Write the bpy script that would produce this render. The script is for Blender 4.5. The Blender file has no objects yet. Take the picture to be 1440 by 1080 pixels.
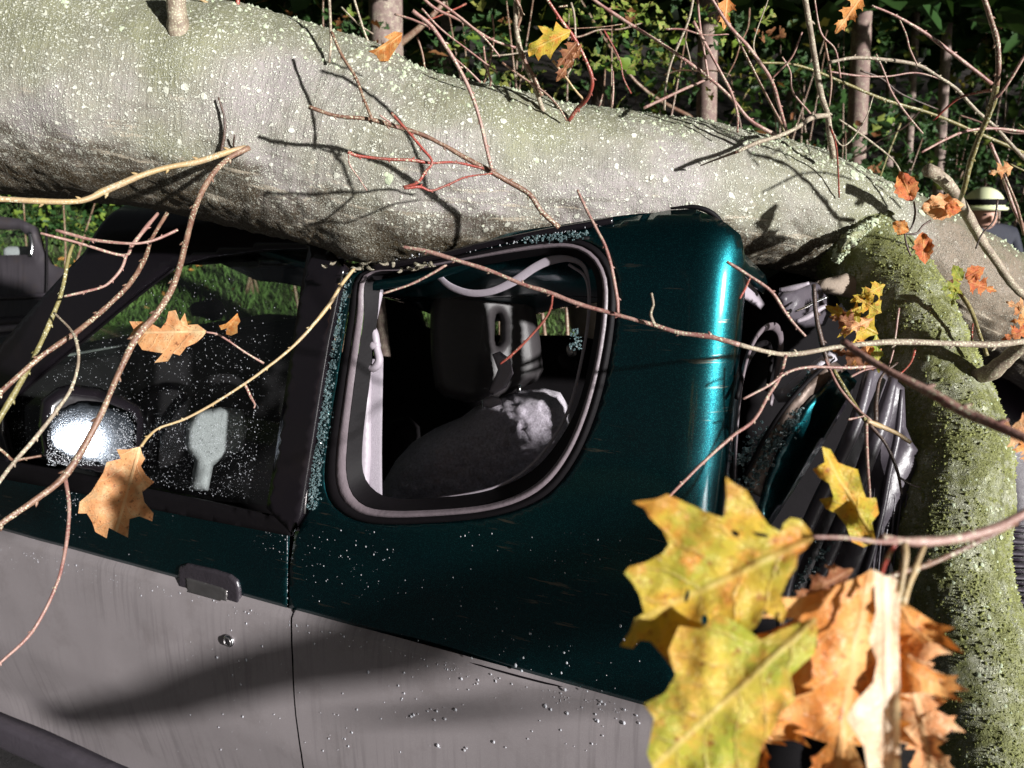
import bpy, bmesh, math, random
import numpy as np
from mathutils import Vector, Matrix, noise, geometry

R = math.radians
random.seed(7)
# ------------------------------------------------------------------ camera, world, sun, exposure
scn = bpy.context.scene
col = scn.collection
CAM = Vector((0.0, 0.0, 1.67)); PITCH = R(12); FP = 1150.0
cam_d = bpy.data.cameras.new('camera'); cam = bpy.data.objects.new('camera', cam_d); col.objects.link(cam)
cam.location = CAM; cam.rotation_euler = (R(90) - PITCH, 0, 0)
cam_d.sensor_width = 36; cam_d.lens = FP / 1440 * 36; cam_d.clip_start = 0.05; cam_d.clip_end = 400
cam_d.dof.use_dof = True; cam_d.dof.focus_distance = 1.5; cam_d.dof.aperture_fstop = 6.0
scn.camera = cam
SUN_AZ, SUN_EL = R(44.5), R(12)          # azimuth measured from behind the camera towards its right
world = bpy.data.worlds.new('World'); scn.world = world; world.use_nodes = True
wn = world.node_tree.nodes; wl = world.node_tree.links
sky = wn.new('ShaderNodeTexSky'); sky.sky_type = 'NISHITA'; sky.sun_disc = False
sky.sun_elevation = SUN_EL; sky.sun_rotation = math.pi - SUN_AZ
hs = wn.new('ShaderNodeHueSaturation'); hs.inputs['Saturation'].default_value = 0.25
wl.new(sky.outputs[0], hs.inputs['Color']); wl.new(hs.outputs[0], wn['Background'].inputs[0])
wn['Background'].inputs[1].default_value = 0.0105
sd = bpy.data.lights.new('sun', 'SUN'); sun = bpy.data.objects.new('sun', sd); col.objects.link(sun)
sd.energy = 5.0; sd.angle = R(1.3); sd.color = (1.0, 0.98, 0.96)
sdir = Vector((math.sin(SUN_AZ) * math.cos(SUN_EL), -math.cos(SUN_AZ) * math.cos(SUN_EL), math.sin(SUN_EL)))
sun.rotation_euler = sdir.to_track_quat('Z', 'Y').to_euler()
scn.view_settings.view_transform = 'Standard'; scn.view_settings.look = 'None'
scn.view_settings.exposure = 0.75; scn.view_settings.gamma = 1; scn.view_settings.use_curve_mapping = False
scn.render.engine = 'CYCLES'
scn.cycles.max_bounces = 7; scn.cycles.transparent_max_bounces = 12; scn.cycles.use_denoising = True
scn.cycles.sample_clamp_indirect = 4

# ------------------------------------------------------------------ geometry helpers
FW = Vector((0, math.cos(PITCH), -math.sin(PITCH))); UPV = Vector((0, math.sin(PITCH), math.cos(PITCH))); RT = Vector((1, 0, 0))
def ray(px, py): return FW + RT * ((px - 720) / FP) + UPV * ((540 - py) / FP)
def P(px, py, d): return CAM + ray(px, py) * d
U_ = Vector((0.896, -0.444, 0)); N_ = Vector((-0.444, -0.896, 0)); A_ = Vector((0, 1.43, 0))   # car: rearward, outward, origin
def hit(px, py, t):
    d = ray(px, py); q = A_ + N_ * t
    k = (q - CAM).dot(N_) / d.dot(N_)
    p = CAM + d * k - A_
    return p.dot(U_), p.z
PROF = [(0.0, -0.10), (0.30, -0.035), (0.45, 0.0), (0.60, 0.008), (0.74, 0.008), (0.80, 0.0), (0.92, -0.001), (1.0, -0.006), (1.05, -0.014),
        (1.2, -0.036), (1.35, -0.06), (1.5, -0.086), (1.58, -0.105), (1.63, -0.125), (1.66, -0.155), (1.672, -0.19), (1.9, -0.6)]
def prof(z):
    for (a, ta), (b, tb) in zip(PROF, PROF[1:]):
        if z <= b: return ta + (tb - ta) * (z - a) / (b - a)
    return PROF[-1][1]
_pt = [sum(prof(-0.1 + 0.01 * i + 0.006 * k) for k in (-3, -2, -1, 0, 1, 2, 3)) / 7 for i in range(220)]
def profs(z):
    f = min(max((z + 0.1) / 0.01, 0), 218); i = int(f); return _pt[i] + (_pt[i + 1] - _pt[i]) * (f - i)
def S(px, py, off=0.0):
    t = -0.05
    for _ in range(12): s, z = hit(px, py, t); t = profs(z) + off
    return (s, z)
S0 = hit(1015, 600, -0.09)[0] - 0.065; RC = 0.075
def W(s, t, z):
    if s <= S0: return A_ + U_ * s + N_ * t + Vector((0, 0, z))
    a = (s - S0) / RC
    if a <= math.pi / 2: ss = S0 + RC * math.sin(a); tt = t - RC * (1 - math.cos(a))
    else: ss = S0 + RC; tt = t - RC - (s - S0 - RC * math.pi / 2)
    return A_ + U_ * ss + N_ * tt + Vector((0, 0, z))
def C3(s, t, z): return A_ + U_ * s + N_ * t + Vector((0, 0, z))
def smooth(pts, n=8, closed=False):
    pts = [Vector(p) for p in pts]; out = []
    N = len(pts)
    rng = range(N) if closed else range(N - 1)
    for i in rng:
        p1 = pts[i]; p2 = pts[(i + 1) % N]
        p0 = pts[(i - 1) % N] if (closed or i > 0) else p1 * 2 - p2
        p3 = pts[(i + 2) % N] if (closed or i + 2 < N) else p2 * 2 - p1
        for k in range(n):
            t = k / n; t2 = t * t; t3 = t2 * t
            out.append(0.5 * ((2 * p1) + (p2 - p0) * t + (2 * p0 - 5 * p1 + 4 * p2 - p3) * t2 + (3 * p1 - p0 - 3 * p2 + p3) * t3))
    if not closed: out.append(pts[-1].copy())
    return out
def inpoly(X, Y, poly):
    c = np.zeros(X.shape, bool); n = len(poly)
    for i in range(n):
        x1, y1 = poly[i]; x2, y2 = poly[(i + 1) % n]
        if y1 == y2: continue
        m = ((y1 > Y) != (y2 > Y)) & (X < (x2 - x1) * (Y - y1) / (y2 - y1) + x1)
        c ^= m
    return c
def bdist(X, Y, poly):
    d = np.full(X.shape, 1e9); n = len(poly)
    for i in range(n):
        x1, y1 = poly[i]; x2, y2 = poly[(i + 1) % n]
        dx, dy = x2 - x1, y2 - y1; L = dx * dx + dy * dy
        if L == 0: continue
        t = np.clip(((X - x1) * dx + (Y - y1) * dy) / L, 0, 1)
        d = np.minimum(d, np.hypot(X - x1 - t * dx, Y - y1 - t * dy))
    return d
def resample(poly, step):
    out = []
    n = len(poly)
    for i in range(n):
        a = poly[i]; b = poly[(i + 1) % n]; L = math.hypot(b[0] - a[0], b[1] - a[1])
        k = max(1, int(round(L / step)))
        for j in range(k): out.append((a[0] + (b[0] - a[0]) * j / k, a[1] + (b[1] - a[1]) * j / k))
    return out
def cdt(outline, holes, step):
    loops = [resample(outline, step)] + [resample(h, step) for h in holes]
    xs = [p[0] for p in outline]; ys = [p[1] for p in outline]
    gx, gy = np.meshgrid(np.arange(min(xs), max(xs), step), np.arange(min(ys), max(ys), step * 0.9))
    gx = gx + (np.arange(gx.shape[0]) % 2)[:, None] * step * 0.5
    X = gx.ravel(); Y = gy.ravel()
    m = inpoly(X, Y, loops[0]) & (bdist(X, Y, loops[0]) > step * 0.55)
    for h in loops[1:]: m &= ~inpoly(X, Y, h) & (bdist(X, Y, h) > step * 0.55)
    X = X[m]; Y = Y[m]
    V = []; E = []
    for l in loops:
        b = len(V); V += [Vector(p) for p in l]; E += [(b + i, b + (i + 1) % len(l)) for i in range(len(l))]
    V += [Vector((float(a), float(b))) for a, b in zip(X, Y)]
    r = geometry.delaunay_2d_cdt(V, E, [], 0, 1e-7)
    vs, fs = r[0], r[2]
    cx = np.array([sum(vs[i].x for i in f) / 3 for f in fs]); cy = np.array([sum(vs[i].y for i in f) / 3 for f in fs])
    k = inpoly(cx, cy, loops[0])
    for h in loops[1:]: k &= ~inpoly(cx, cy, h)
    return [(v.x, v.y) for v in vs], [f for f, kk in zip(fs, k) if kk], loops
def link(name, me, mat, parent=None):
    o = bpy.data.objects.new(name, me); col.objects.link(o)
    if mat is not None and not me.materials:
        for m_ in (mat if isinstance(mat, (list, tuple)) else [mat]): me.materials.append(m_)
    if parent is not None: o.parent = parent
    return o
def mk(name, V, F, mat, parent=None, flat=False, uv=None):
    me = bpy.data.meshes.new(name); me.from_pydata([tuple(v) for v in V], [], [tuple(f) for f in F]); me.update()
    if not flat: me.shade_smooth()
    if uv is not None:
        l = me.uv_layers.new(name='UVMap'); li = np.zeros(len(me.loops), np.int32); me.loops.foreach_get('vertex_index', li)
        l.data.foreach_set('uv', np.array(uv, np.float32)[li].ravel())
    return link(name, me, mat, parent)
def tag(o, label, cat, group=None, kind=None):
    o['label'] = label; o['category'] = cat
    if group: o['group'] = group
    if kind: o['kind'] = kind
    return o
def empty(name, loc, label, cat, group=None):
    o = bpy.data.objects.new(name, None); col.objects.link(o); o.location = loc; o.empty_display_size = 0.1
    bpy.context.view_layer.update()
    return tag(o, label, cat, group)
# things keep their root at the world origin of their geometry: verts are made relative to the root's location
def rel(root, pts):
    return [Vector(p) - root.location for p in pts]
def tube(name, pts, rad, mat, parent, sides=8, uv=False, rough=0.0, sub=5, closed=False, cap=True, ell=None, up=None):
    """pts world; rad list; smooth sweep"""
    pr = [Vector((*p, r)) if False else (Vector(p), r) for p, r in zip(pts, rad)]
    c = smooth([p for p, _ in pr], sub, closed)
    rr = [v.x for v in smooth([Vector((r, 0, 0)) for _, r in pr], sub, closed)]
    n = len(c); V = []; F = []; UVs = []
    nrm = None; L = 0
    for i in range(n):
        t = (c[(i + 1) % n] - c[i - 1]) if closed else (c[min(i + 1, n - 1)] - c[max(i - 1, 0)])
        t.normalize()
        if nrm is None:
            nrm = Vector(up) if up else (Vector((0, 0, 1)) if abs(t.z) < 0.85 else Vector((0, 1, 0)))
        nrm = (nrm - t * nrm.dot(t)).normalized(); bi = t.cross(nrm)
        if i: L += (c[i] - c[i - 1]).length
        for k in range(sides):
            a = 2 * math.pi * k / sides; r = max(rr[i], 1e-4)
            if rough: r *= 1 + rough * noise.noise(Vector((c[i].x * 60 + k * 1.7, c[i].y * 60, c[i].z * 60)))
            ea, eb = ell if ell else (1, 1)
            V.append(c[i] + nrm * (math.cos(a) * r * ea) + bi * (math.sin(a) * r * eb)); UVs.append((L, k / sides))
    for i in range(n if closed else n - 1):
        for k in range(sides):
            a = i * sides + k; b = i * sides + (k + 1) % sides; j = ((i + 1) % n) * sides
            F.append((a, b, j + (k + 1) % sides, j + k))
    if cap and not closed:
        F.append(tuple(range(sides))[::-1]); F.append(tuple((n - 1) * sides + k for k in range(sides)))
    if parent is not None: V = rel(getroot(parent), V)
    return mk(name, V, F, mat, parent, uv=UVs)
def getroot(o):
    while o.parent: o = o.parent
    return o
def box(name, lo, hi, mat, parent=None, bev=0.0, fn=None):
    bm = bmesh.new(); bmesh.ops.create_cube(bm, size=1)
    for v in bm.verts: v.co = Vector([(lo[i] + hi[i]) / 2 + v.co[i] * (hi[i] - lo[i]) for i in range(3)])
    if bev: bmesh.ops.bevel(bm, geom=bm.edges[:], offset=bev, segments=3, affect='EDGES', profile=0.5)
    for v in bm.verts:
        p = fn(v.co) if fn else v.co
        v.co = (Vector(p) - getroot(parent).location) if parent is not None else p
    bmesh.ops.recalc_face_normals(bm, faces=bm.faces)
    me = bpy.data.meshes.new(name); bm.to_mesh(me); bm.free(); me.shade_smooth()
    if hasattr(me, 'set_sharp_from_angle'): me.set_sharp_from_angle(angle=R(40))
    return link(name, me, mat, parent)
def sheet(name, outline, holes, step, fn, mat, parent, thick=0.0, uvf=None, flip=False):
    v2, f, _ = cdt(outline, holes, step)
    V = rel(getroot(parent), [fn(a, b) for a, b in v2])
    if flip: f = [x[::-1] for x in f]
    o = mk(name, V, f, mat, parent, uv=[uvf(a, b) if uvf else (a, b) for a, b in v2])
    if thick:
        m = o.modifiers.new('solid', 'SOLIDIFY'); m.thickness = thick; m.offset = -1; m.use_even_offset = False
    return o
def puff(name, outline, holes, step, fn, th, wd, mat, parent, bump=0.0, bsc=40, back=1.0):
    """inflated form: outline in 2D units, fn(a,b,h) -> point with h metres towards the viewer"""
    v2, f, loops = cdt(outline, holes, step)
    X = np.array([a for a, b in v2]); Y = np.array([b for a, b in v2])
    d = bdist(X, Y, loops[0])
    for h in loops[1:]: d = np.minimum(d, bdist(X, Y, h))
    q = np.clip(d / wd, 0, 1); H = th * np.sqrt(np.maximum(1 - (1 - q) ** 2, 0)); H[d < step * 0.05] = 0
    V = []; F = []; n = len(v2)
    for (a, b), h in zip(v2, H):
        e = bump * noise.fractal(Vector((a * bsc, b * bsc, 1.3)), 0.6, 2.2, 3) if (bump and h > 0) else 0
        V.append(fn(a, b, h + e))
    F += [tuple(x) for x in f]
    idx = {}
    for i, ((a, b), h) in enumerate(zip(v2, H)):
        if h <= 0: idx[i] = i
        else: idx[i] = len(V); V.append(fn(a, b, -h * back))
    F += [tuple(idx[i] for i in x[::-1]) for x in f]
    o = mk(name, rel(getroot(parent), V), F, mat, parent, uv=[(0, 0)] * len(V))
    bm = bmesh.new(); bm.from_mesh(o.data); bmesh.ops.recalc_face_normals(bm, faces=bm.faces); bm.to_mesh(o.data); bm.free()
    return o

# ------------------------------------------------------------------ materials
MATS = {}
class NT:
    def __init__(s, name):
        s.m = bpy.data.materials.new(name); s.m.use_nodes = True; s.t = s.m.node_tree
        s.b = s.t.nodes['Principled BSDF']; s.out = s.t.nodes['Material Output']
    def n(s, ty, **kw):
        x = s.t.nodes.new(ty)
        for k, v in kw.items():
            if k in x.inputs: s.set(x.inputs[k], v)
            else: setattr(x, k, v)
        return x
    def set(s, sock, v):
        if hasattr(v, 'default_value') or hasattr(v, 'links'): s.t.links.new(v, sock)
        else:
            if isinstance(v, tuple) and len(v) == 3 and sock.type == 'RGBA': v = (*v, 1)
            sock.default_value = v
    def P(s, **kw):
        for k, v in kw.items():
            s.set(s.b.inputs[k.replace('_', ' ')], v)
    def noise(s, scale, detail=4, rough=0.55, vec=None, dist=0.0):
        x = s.n('ShaderNodeTexNoise'); x.inputs['Scale'].default_value = scale; x.inputs['Detail'].default_value = detail
        x.inputs['Roughness'].default_value = rough; x.inputs['Distortion'].default_value = dist
        if vec: s.t.links.new(vec, x.inputs['Vector'])
        return x.outputs['Fac']
    def voro(s, scale, vec=None, feat='F1', rnd=1.0):
        x = s.n('ShaderNodeTexVoronoi'); x.feature = feat; x.inputs['Scale'].default_value = scale; x.inputs['Randomness'].default_value = rnd
        if vec: s.t.links.new(vec, x.inputs['Vector'])
        return x
    def ramp(s, fac, stops, interp='LINEAR'):
        x = s.n('ShaderNodeValToRGB'); x.color_ramp.interpolation = interp; e = x.color_ramp.elements
        while len(e) < len(stops): e.new(0.5)
        for i, (p, c) in enumerate(stops):
            e[i].position = p; e[i].color = (*c, 1) if isinstance(c, tuple) else (c, c, c, 1)
        s.t.links.new(fac, x.inputs[0]); return x.outputs[0]
    def mix(s, f, a, b, mode='MIX'):
        x = s.n('ShaderNodeMix'); x.data_type = 'RGBA'; x.blend_type = mode
        s.set(x.inputs[0], f); s.set(x.inputs[6], a); s.set(x.inputs[7], b); return x.outputs[2]
    def math(s, op, a, b=0.0, c=None):
        x = s.n('ShaderNodeMath'); x.operation = op; s.set(x.inputs[0], a); s.set(x.inputs[1], b)
        if c is not None: s.set(x.inputs[2], c)
        return x.outputs[0]
    def co(s, kind='Object'): return s.n('ShaderNodeTexCoord').outputs[kind]
    def map(s, vec, scale=(1, 1, 1), loc=(0, 0, 0), rot=(0, 0, 0)):
        x = s.n('ShaderNodeMapping'); s.t.links.new(vec, x.inputs[0]); x.inputs['Scale'].default_value = scale; x.inputs['Location'].default_value = loc
        x.inputs['Rotation'].default_value = rot
        return x.outputs[0]
    def bump(s, h, st=0.5, dist=0.01, prev=None):
        x = s.n('ShaderNodeBump'); x.inputs['Strength'].default_value = st; x.inputs['Distance'].default_value = dist
        s.t.links.new(h, x.inputs['Height'])
        if prev: s.t.links.new(prev, x.inputs['Normal'])
        s.t.links.new(x.outputs[0], s.b.inputs['Normal']); return x.outputs[0]

def m_bark(name, base, green, lich, moss=0.0, wetbase=(0.060, 0.042, 0.022)):
    n = NT(name); o = n.co('Object'); g = n.n('ShaderNodeNewGeometry')
    v = n.co('UV')
    big = n.noise(3.0, 5, 0.6, o); mid = n.noise(14, 6, 0.65, o); fine = n.noise(120, 5, 0.7, o)
    c = n.mix(n.ramp(mid, [(0.35, 0.0), (0.65, 1.0)]), tuple(x * 0.78 for x in base), base)
    c = n.mix(n.ramp(big, [(0.42, 0.0), (0.62, 1.0)]), c, green)
    c = n.mix(n.math('MULTIPLY', n.ramp(n.noise(1.6, 6, 0.6, n.map(v, (1.2, 5, 1))), [(0.50, 0.0), (0.66, 1.0)]), 0.55), c, tuple(x * 0.55 for x in green))
    if name == 'beech_bark':        # beyond the fork the bark is smoother and browner
        sx = n.n('ShaderNodeSeparateXYZ'); n.t.links.new(o, sx.inputs[0])
        fx = n.math('ADD', n.math('MULTIPLY', sx.outputs[0], 0.4), n.math('MULTIPLY', mid, 0.06))
        brn = n.ramp(fx, [(0.795, 0.0), (0.83, 1.0)]); c = n.mix(brn, c, (0.21, 0.165, 0.12))
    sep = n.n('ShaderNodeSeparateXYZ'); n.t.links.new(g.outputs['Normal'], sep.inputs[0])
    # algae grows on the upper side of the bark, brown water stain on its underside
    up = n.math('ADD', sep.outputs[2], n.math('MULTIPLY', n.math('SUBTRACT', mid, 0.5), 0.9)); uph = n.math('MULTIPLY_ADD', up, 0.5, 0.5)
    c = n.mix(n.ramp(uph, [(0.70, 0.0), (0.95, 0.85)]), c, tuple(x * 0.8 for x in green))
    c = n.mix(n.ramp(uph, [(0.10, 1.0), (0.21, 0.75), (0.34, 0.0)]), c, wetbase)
    # pale crusts: large, medium, fine specks
    st = n.map(o, (1, 1, 1))
    wob = n.n('ShaderNodeVectorMath'); wob.operation = 'ADD'
    nz = n.n('ShaderNodeTexNoise'); nz.inputs['Scale'].default_value = 90; n.t.links.new(o, nz.inputs['Vector'])
    sc = n.n('ShaderNodeVectorMath'); sc.operation = 'SCALE'; n.t.links.new(nz.outputs['Color'], sc.inputs[0]); sc.inputs['Scale'].default_value = 0.012
    n.t.links.new(o, wob.inputs[0]); n.t.links.new(sc.outputs[0], wob.inputs[1]); ow = wob.outputs[0]
    msk = None
    for scale, lo, hi, thr in ((28, 0.15, 0.19, 0.58), (75, 0.20, 0.28, 0.56), (190, 0.24, 0.40, 0.49), (420, 0.26, 0.46, 0.42)):
        vo = n.voro(scale, ow)
        d = n.ramp(vo.outputs['Distance'], [(lo, 1.0), (hi, 0.0)])
        sc2 = n.n('ShaderNodeSeparateColor'); n.t.links.new(vo.outputs['Color'], sc2.inputs[0])
        dens = n.noise(6 + scale * 0.05, 4, 0.6, n.map(o, (1, 1, 1), (scale, 0, 0)))
        k = n.math('MULTIPLY', d, n.ramp(n.math('ADD', n.math('MULTIPLY', sc2.outputs[0], 0.35), dens), [(thr + 0.10, 0.0), (thr + 0.16, 1.0)]))
        msk = k if msk is None else n.math('MAXIMUM', msk, k)
    def zone(stops): return n.ramp(uph, stops)
    crust = n.math('MULTIPLY', n.ramp(n.noise(1.0, 7, 0.7, n.map(v, (5, 48, 1), (3, 1, 0)), 0.4), [(0.56, 0.0), (0.61, 1.0)]), zone([(0.10, 0.0), (0.17, 1.0), (0.34, 1.0), (0.44, 0.0)]))
    c = n.mix(n.math('MULTIPLY', crust, 0.75), c, (0.50, 0.43, 0.33))
    dk = n.math('MULTIPLY', n.ramp(n.noise(1.0, 6, 0.65, n.map(v, (3.5, 36, 1), (8, 5, 0)), 0.3), [(0.57, 0.0), (0.64, 1.0)]), zone([(0.10, 1.0), (0.42, 0.8), (0.62, 0.0)]))
    c = n.mix(n.math('MULTIPLY', dk, 0.6), c, (0.07, 0.055, 0.03))
    scar = n.math('MULTIPLY', n.ramp(n.noise(1.0, 5, 0.6, n.map(v, (26, 4, 1), (1, 2, 0)), 1.2), [(0.63, 0.0), (0.67, 1.0)]), n.ramp(n.noise(2.3, 2, 0.5, n.map(o, (1, 1, 1), (4, 4, 4))), [(0.5, 0.0), (0.6, 1.0)]))
    c = n.mix(n.math('MULTIPLY', scar, 0.5), c, (0.10, 0.085, 0.06))
    msk2 = n.math('MULTIPLY', msk, n.ramp(uph, [(0.08, 0.30), (0.3, 1.0)]))
    if name == 'beech_bark': msk2 = n.math('MULTIPLY', msk2, n.math('SUBTRACT', 1.0, n.math('MULTIPLY', brn, 0.72)))
    c = n.mix(n.math('MULTIPLY', msk2, 0.72), c, lich)
    if moss:
        mm = n.ramp(n.noise(22, 8, 0.75, o), [(0.5 - moss * 0.3, 0.0), (0.62 - moss * 0.25, 1.0)])
        mcol = n.mix(n.noise(300, 3, 0.6, o), (0.06, 0.07, 0.016), (0.26, 0.27, 0.09))
        c = n.mix(mm, c, mcol)
    n.P(Base_Color=c, Roughness=n.ramp(n.noise(35, 5, 0.6, o), [(0.35, 0.42), (0.7, 0.75)]), Specular_IOR_Level=0.45)
    # fine longitudinal wrinkles ring the beech
    wr = n.noise(1.0, 6, 0.6, n.map(v, (140, 14, 1)))
    h = n.math('ADD', n.math('MULTIPLY', fine, 0.30), n.math('ADD', n.math('MULTIPLY', wr, 0.55), n.math('MULTIPLY', msk, 0.35)))
    n.bump(h, 0.9, 0.006)
    return n.m
M = {}
M['bark'] = m_bark('beech_bark', (0.33, 0.295, 0.285), (0.22, 0.22, 0.135), (0.70, 0.71, 0.60))
M['bark_moss'] = m_bark('mossy_bark', (0.34, 0.34, 0.25), (0.24, 0.26, 0.12), (0.66, 0.68, 0.52), moss=0.30)
M['bark_brown'] = m_bark('brown_wet_bark', (0.30, 0.25, 0.19), (0.22, 0.20, 0.13), (0.62, 0.58, 0.46))
def m_twig(name, a, b, spots=0.0, rough=0.4):
    n = NT(name); o = n.co('Object')
    c = n.mix(n.ramp(n.noise(38, 4, 0.6, o), [(0.35, 0.0), (0.65, 1.0)]), a, b)
    if spots:
        vo = n.voro(260, o); c = n.mix(n.math('MULTIPLY', n.ramp(vo.outputs['Distance'], [(0.3, 1.0), (0.42, 0.0)]), n.ramp(n.noise(30, 3, 0.5, o), [(0.5 - spots * 0.2, 0.0), (0.6, 1.0)])), c, (0.55, 0.54, 0.38))
    n.P(Base_Color=c, Roughness=rough); n.bump(n.noise(240, 4, 0.6, o), 0.6, 0.002)
    return n.m
M['t_red'] = m_twig('red_twig', (0.34, 0.06, 0.045), (0.20, 0.07, 0.05), 0.1, 0.32)
M['t_pink'] = m_twig('pinkish_twig', (0.24, 0.105, 0.09), (0.36, 0.23, 0.19), 0.4)
M['t_brown'] = m_twig('brown_twig', (0.14, 0.065, 0.045), (0.25, 0.15, 0.10), 0.6)
M['t_grey'] = m_twig('lichen_twig', (0.20, 0.15, 0.11), (0.33, 0.27, 0.20), 1.0, 0.6)
M['t_pale'] = m_twig('straw_twig', (0.42, 0.30, 0.14), (0.38, 0.27, 0.16), 0.2)
M['t_olive'] = m_twig('olive_twig', (0.15, 0.13, 0.045), (0.26, 0.22, 0.09), 0.5)
M['t_dark'] = m_twig('dark_twig', (0.05, 0.035, 0.028), (0.10, 0.06, 0.045))
M['trunkbg'] = m_twig('grey_brown_bark', (0.16, 0.11, 0.095), (0.26, 0.19, 0.165), 0.2, 0.8)
M['trunkbg2'] = m_twig('pink_brown_bark', (0.22, 0.145, 0.125), (0.16, 0.105, 0.09), 0.2, 0.8)

def m_leaf(name, a, b, c3, spots, vein, vs=0.55, sp=0.9, trans=0.35):
    n = NT(name); uv = n.co('UV'); o = n.co('Object')
    oi = n.n('ShaderNodeObjectInfo').outputs['Random']
    sh = n.n('ShaderNodeVectorMath'); sh.operation = 'ADD'; n.t.links.new(uv, sh.inputs[0])
    cb = n.n('ShaderNodeCombineXYZ'); n.t.links.new(n.math('MULTIPLY', oi, 37.0), cb.inputs[0]); n.t.links.new(cb.outputs[0], sh.inputs[1]); q = sh.outputs[0]
    c = n.mix(n.ramp(n.noise(3.0, 5, 0.6, q), [(0.38, 0.0), (0.62, 1.0)]), a, b)
    c = n.mix(n.ramp(n.noise(5.5, 4, 0.6, n.map(q, (1, 1, 1), (3, 7, 0))), [(0.5, 0.0), (0.68, 1.0)]), c, c3)
    c = n.mix(n.math('MULTIPLY', n.ramp(n.noise(30, 3, 0.6, q), [(0.60, 0.0), (0.68, 1.0)]), sp), c, spots)
    c = n.mix(n.math('MULTIPLY', n.ramp(n.noise(11, 3, 0.6, n.map(q, (1, 1, 1), (9, 2, 0))), [(0.62, 0.0), (0.68, 1.0)]), sp), c, spots)
    se = n.n('ShaderNodeSeparateXYZ'); n.t.links.new(uv, se.inputs[0]); av = n.math('ABSOLUTE', se.outputs[1])
    mid = n.ramp(av, [(0.010, 1.0), (0.022, 0.0)])
    fr = n.math('FRACT', n.math('MULTIPLY', n.math('ADD', n.math('MULTIPLY', n.noise(3.5, 3, 0.6, q), 0.22), n.math('SUBTRACT', se.outputs[0], n.math('MULTIPLY', n.math('POWER', av, 0.85), 0.75))), 5.2))
    side = n.ramp(n.math('ABSOLUTE', n.math('SUBTRACT', fr, 0.5)), [(0.012, 0.75), (0.060, 0.0)])
    net = n.ramp(n.voro(34, q, 'DISTANCE_TO_EDGE').outputs['Distance'], [(0.0, 0.5), (0.06, 0.0)])
    vm = n.math('MAXIMUM', mid, n.math('MAXIMUM', side, net))
    c = n.mix(n.math('MULTIPLY', vm, vs), c, vein)
    dry = n.ramp(n.math('ADD', n.noise(6, 5, 0.7, n.map(q, (1, 1, 1), (1, 5, 0))), n.math('MULTIPLY', av, 0.55)), [(0.66, 0.0), (0.80, 1.0)])
    c = n.mix(n.math('MULTIPLY', dry, 0.7), c, tuple(x * .8 for x in c3))
    n.P(Base_Color=c, Roughness=0.42, Specular_IOR_Level=0.4)
    h = n.math('SUBTRACT', n.math('MULTIPLY', n.noise(26, 4, 0.6, q), 0.6), n.math('MULTIPLY', vm, 0.5)); n.bump(h, 0.6, 0.004)
    tr = n.n('ShaderNodeBsdfTranslucent'); n.t.links.new(n.mix(1.0, c, (1.0, 0.86, 0.55), 'MULTIPLY'), tr.inputs[0])
    mx = n.n('ShaderNodeMixShader'); mx.inputs[0].default_value = trans
    n.t.links.new(n.b.outputs[0], mx.inputs[1]); n.t.links.new(tr.outputs[0], mx.inputs[2]); n.t.links.new(mx.outputs[0], n.out.inputs[0])
    return n.m
M['l_orange'] = m_leaf('orange_leaf', (0.80, 0.34, 0.08), (0.70, 0.23, 0.055), (0.86, 0.52, 0.20), (0.26, 0.06, 0.02), (0.86, 0.56, 0.26))
M['l_pale'] = m_leaf('pale_orange_leaf', (0.86, 0.44, 0.19), (0.84, 0.36, 0.15), (0.90, 0.60, 0.32), (0.30, 0.08, 0.03), (0.92, 0.72, 0.42), 0.5, 0.8)
M['l_yg'] = m_leaf('yellow_green_leaf', (0.76, 0.50, 0.06), (0.46, 0.42, 0.045), (0.78, 0.30, 0.05), (0.34, 0.07, 0.02), (0.70, 0.52, 0.16), 0.6, 0.7)
M['l_yg2'] = m_leaf('green_yellow_leaf', (0.42, 0.46, 0.05), (0.76, 0.54, 0.08), (0.82, 0.40, 0.07), (0.30, 0.08, 0.02), (0.76, 0.58, 0.22), 0.6, 0.9)
M['l_blown'] = m_leaf('blown_out_leaf', (0.92, 0.74, 0.52), (0.90, 0.60, 0.36), (0.95, 0.84, 0.66), (0.6, 0.25, 0.1), (0.95, 0.85, 0.7), 0.4, 0.5)  # overexposed light on the leaf, put into its near-white colour
M['l_green'] = m_leaf('fresh_green_leaf', (0.22, 0.34, 0.04), (0.40, 0.44, 0.06), (0.55, 0.42, 0.07), (0.40, 0.12, 0.02), (0.60, 0.58, 0.2), 0.5, 0.4)
M['l_brown'] = m_leaf('brown_leaf', (0.34, 0.13, 0.055), (0.24, 0.09, 0.04), (0.46, 0.22, 0.10), (0.10, 0.035, 0.02), (0.50, 0.28, 0.14), 0.4)
M['l_red'] = m_leaf('red_orange_leaf', (0.62, 0.13, 0.05), (0.70, 0.24, 0.07), (0.76, 0.36, 0.10), (0.2, 0.04, 0.02), (0.78, 0.40, 0.2), 0.4)
M['l_bg'] = m_leaf('dark_green_leaf', (0.030, 0.080, 0.018), (0.020, 0.055, 0.015), (0.050, 0.10, 0.022), (0.02, 0.04, 0.01), (0.12, 0.20, 0.08), 0.4, 0.3, 0.2)
M['l_bgy'] = m_leaf('yellowing_green_leaf', (0.22, 0.30, 0.045), (0.12, 0.22, 0.03), (0.46, 0.38, 0.12), (0.35, 0.12, 0.05), (0.3, 0.33, 0.12), 0.4, 0.8, 0.25)

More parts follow.
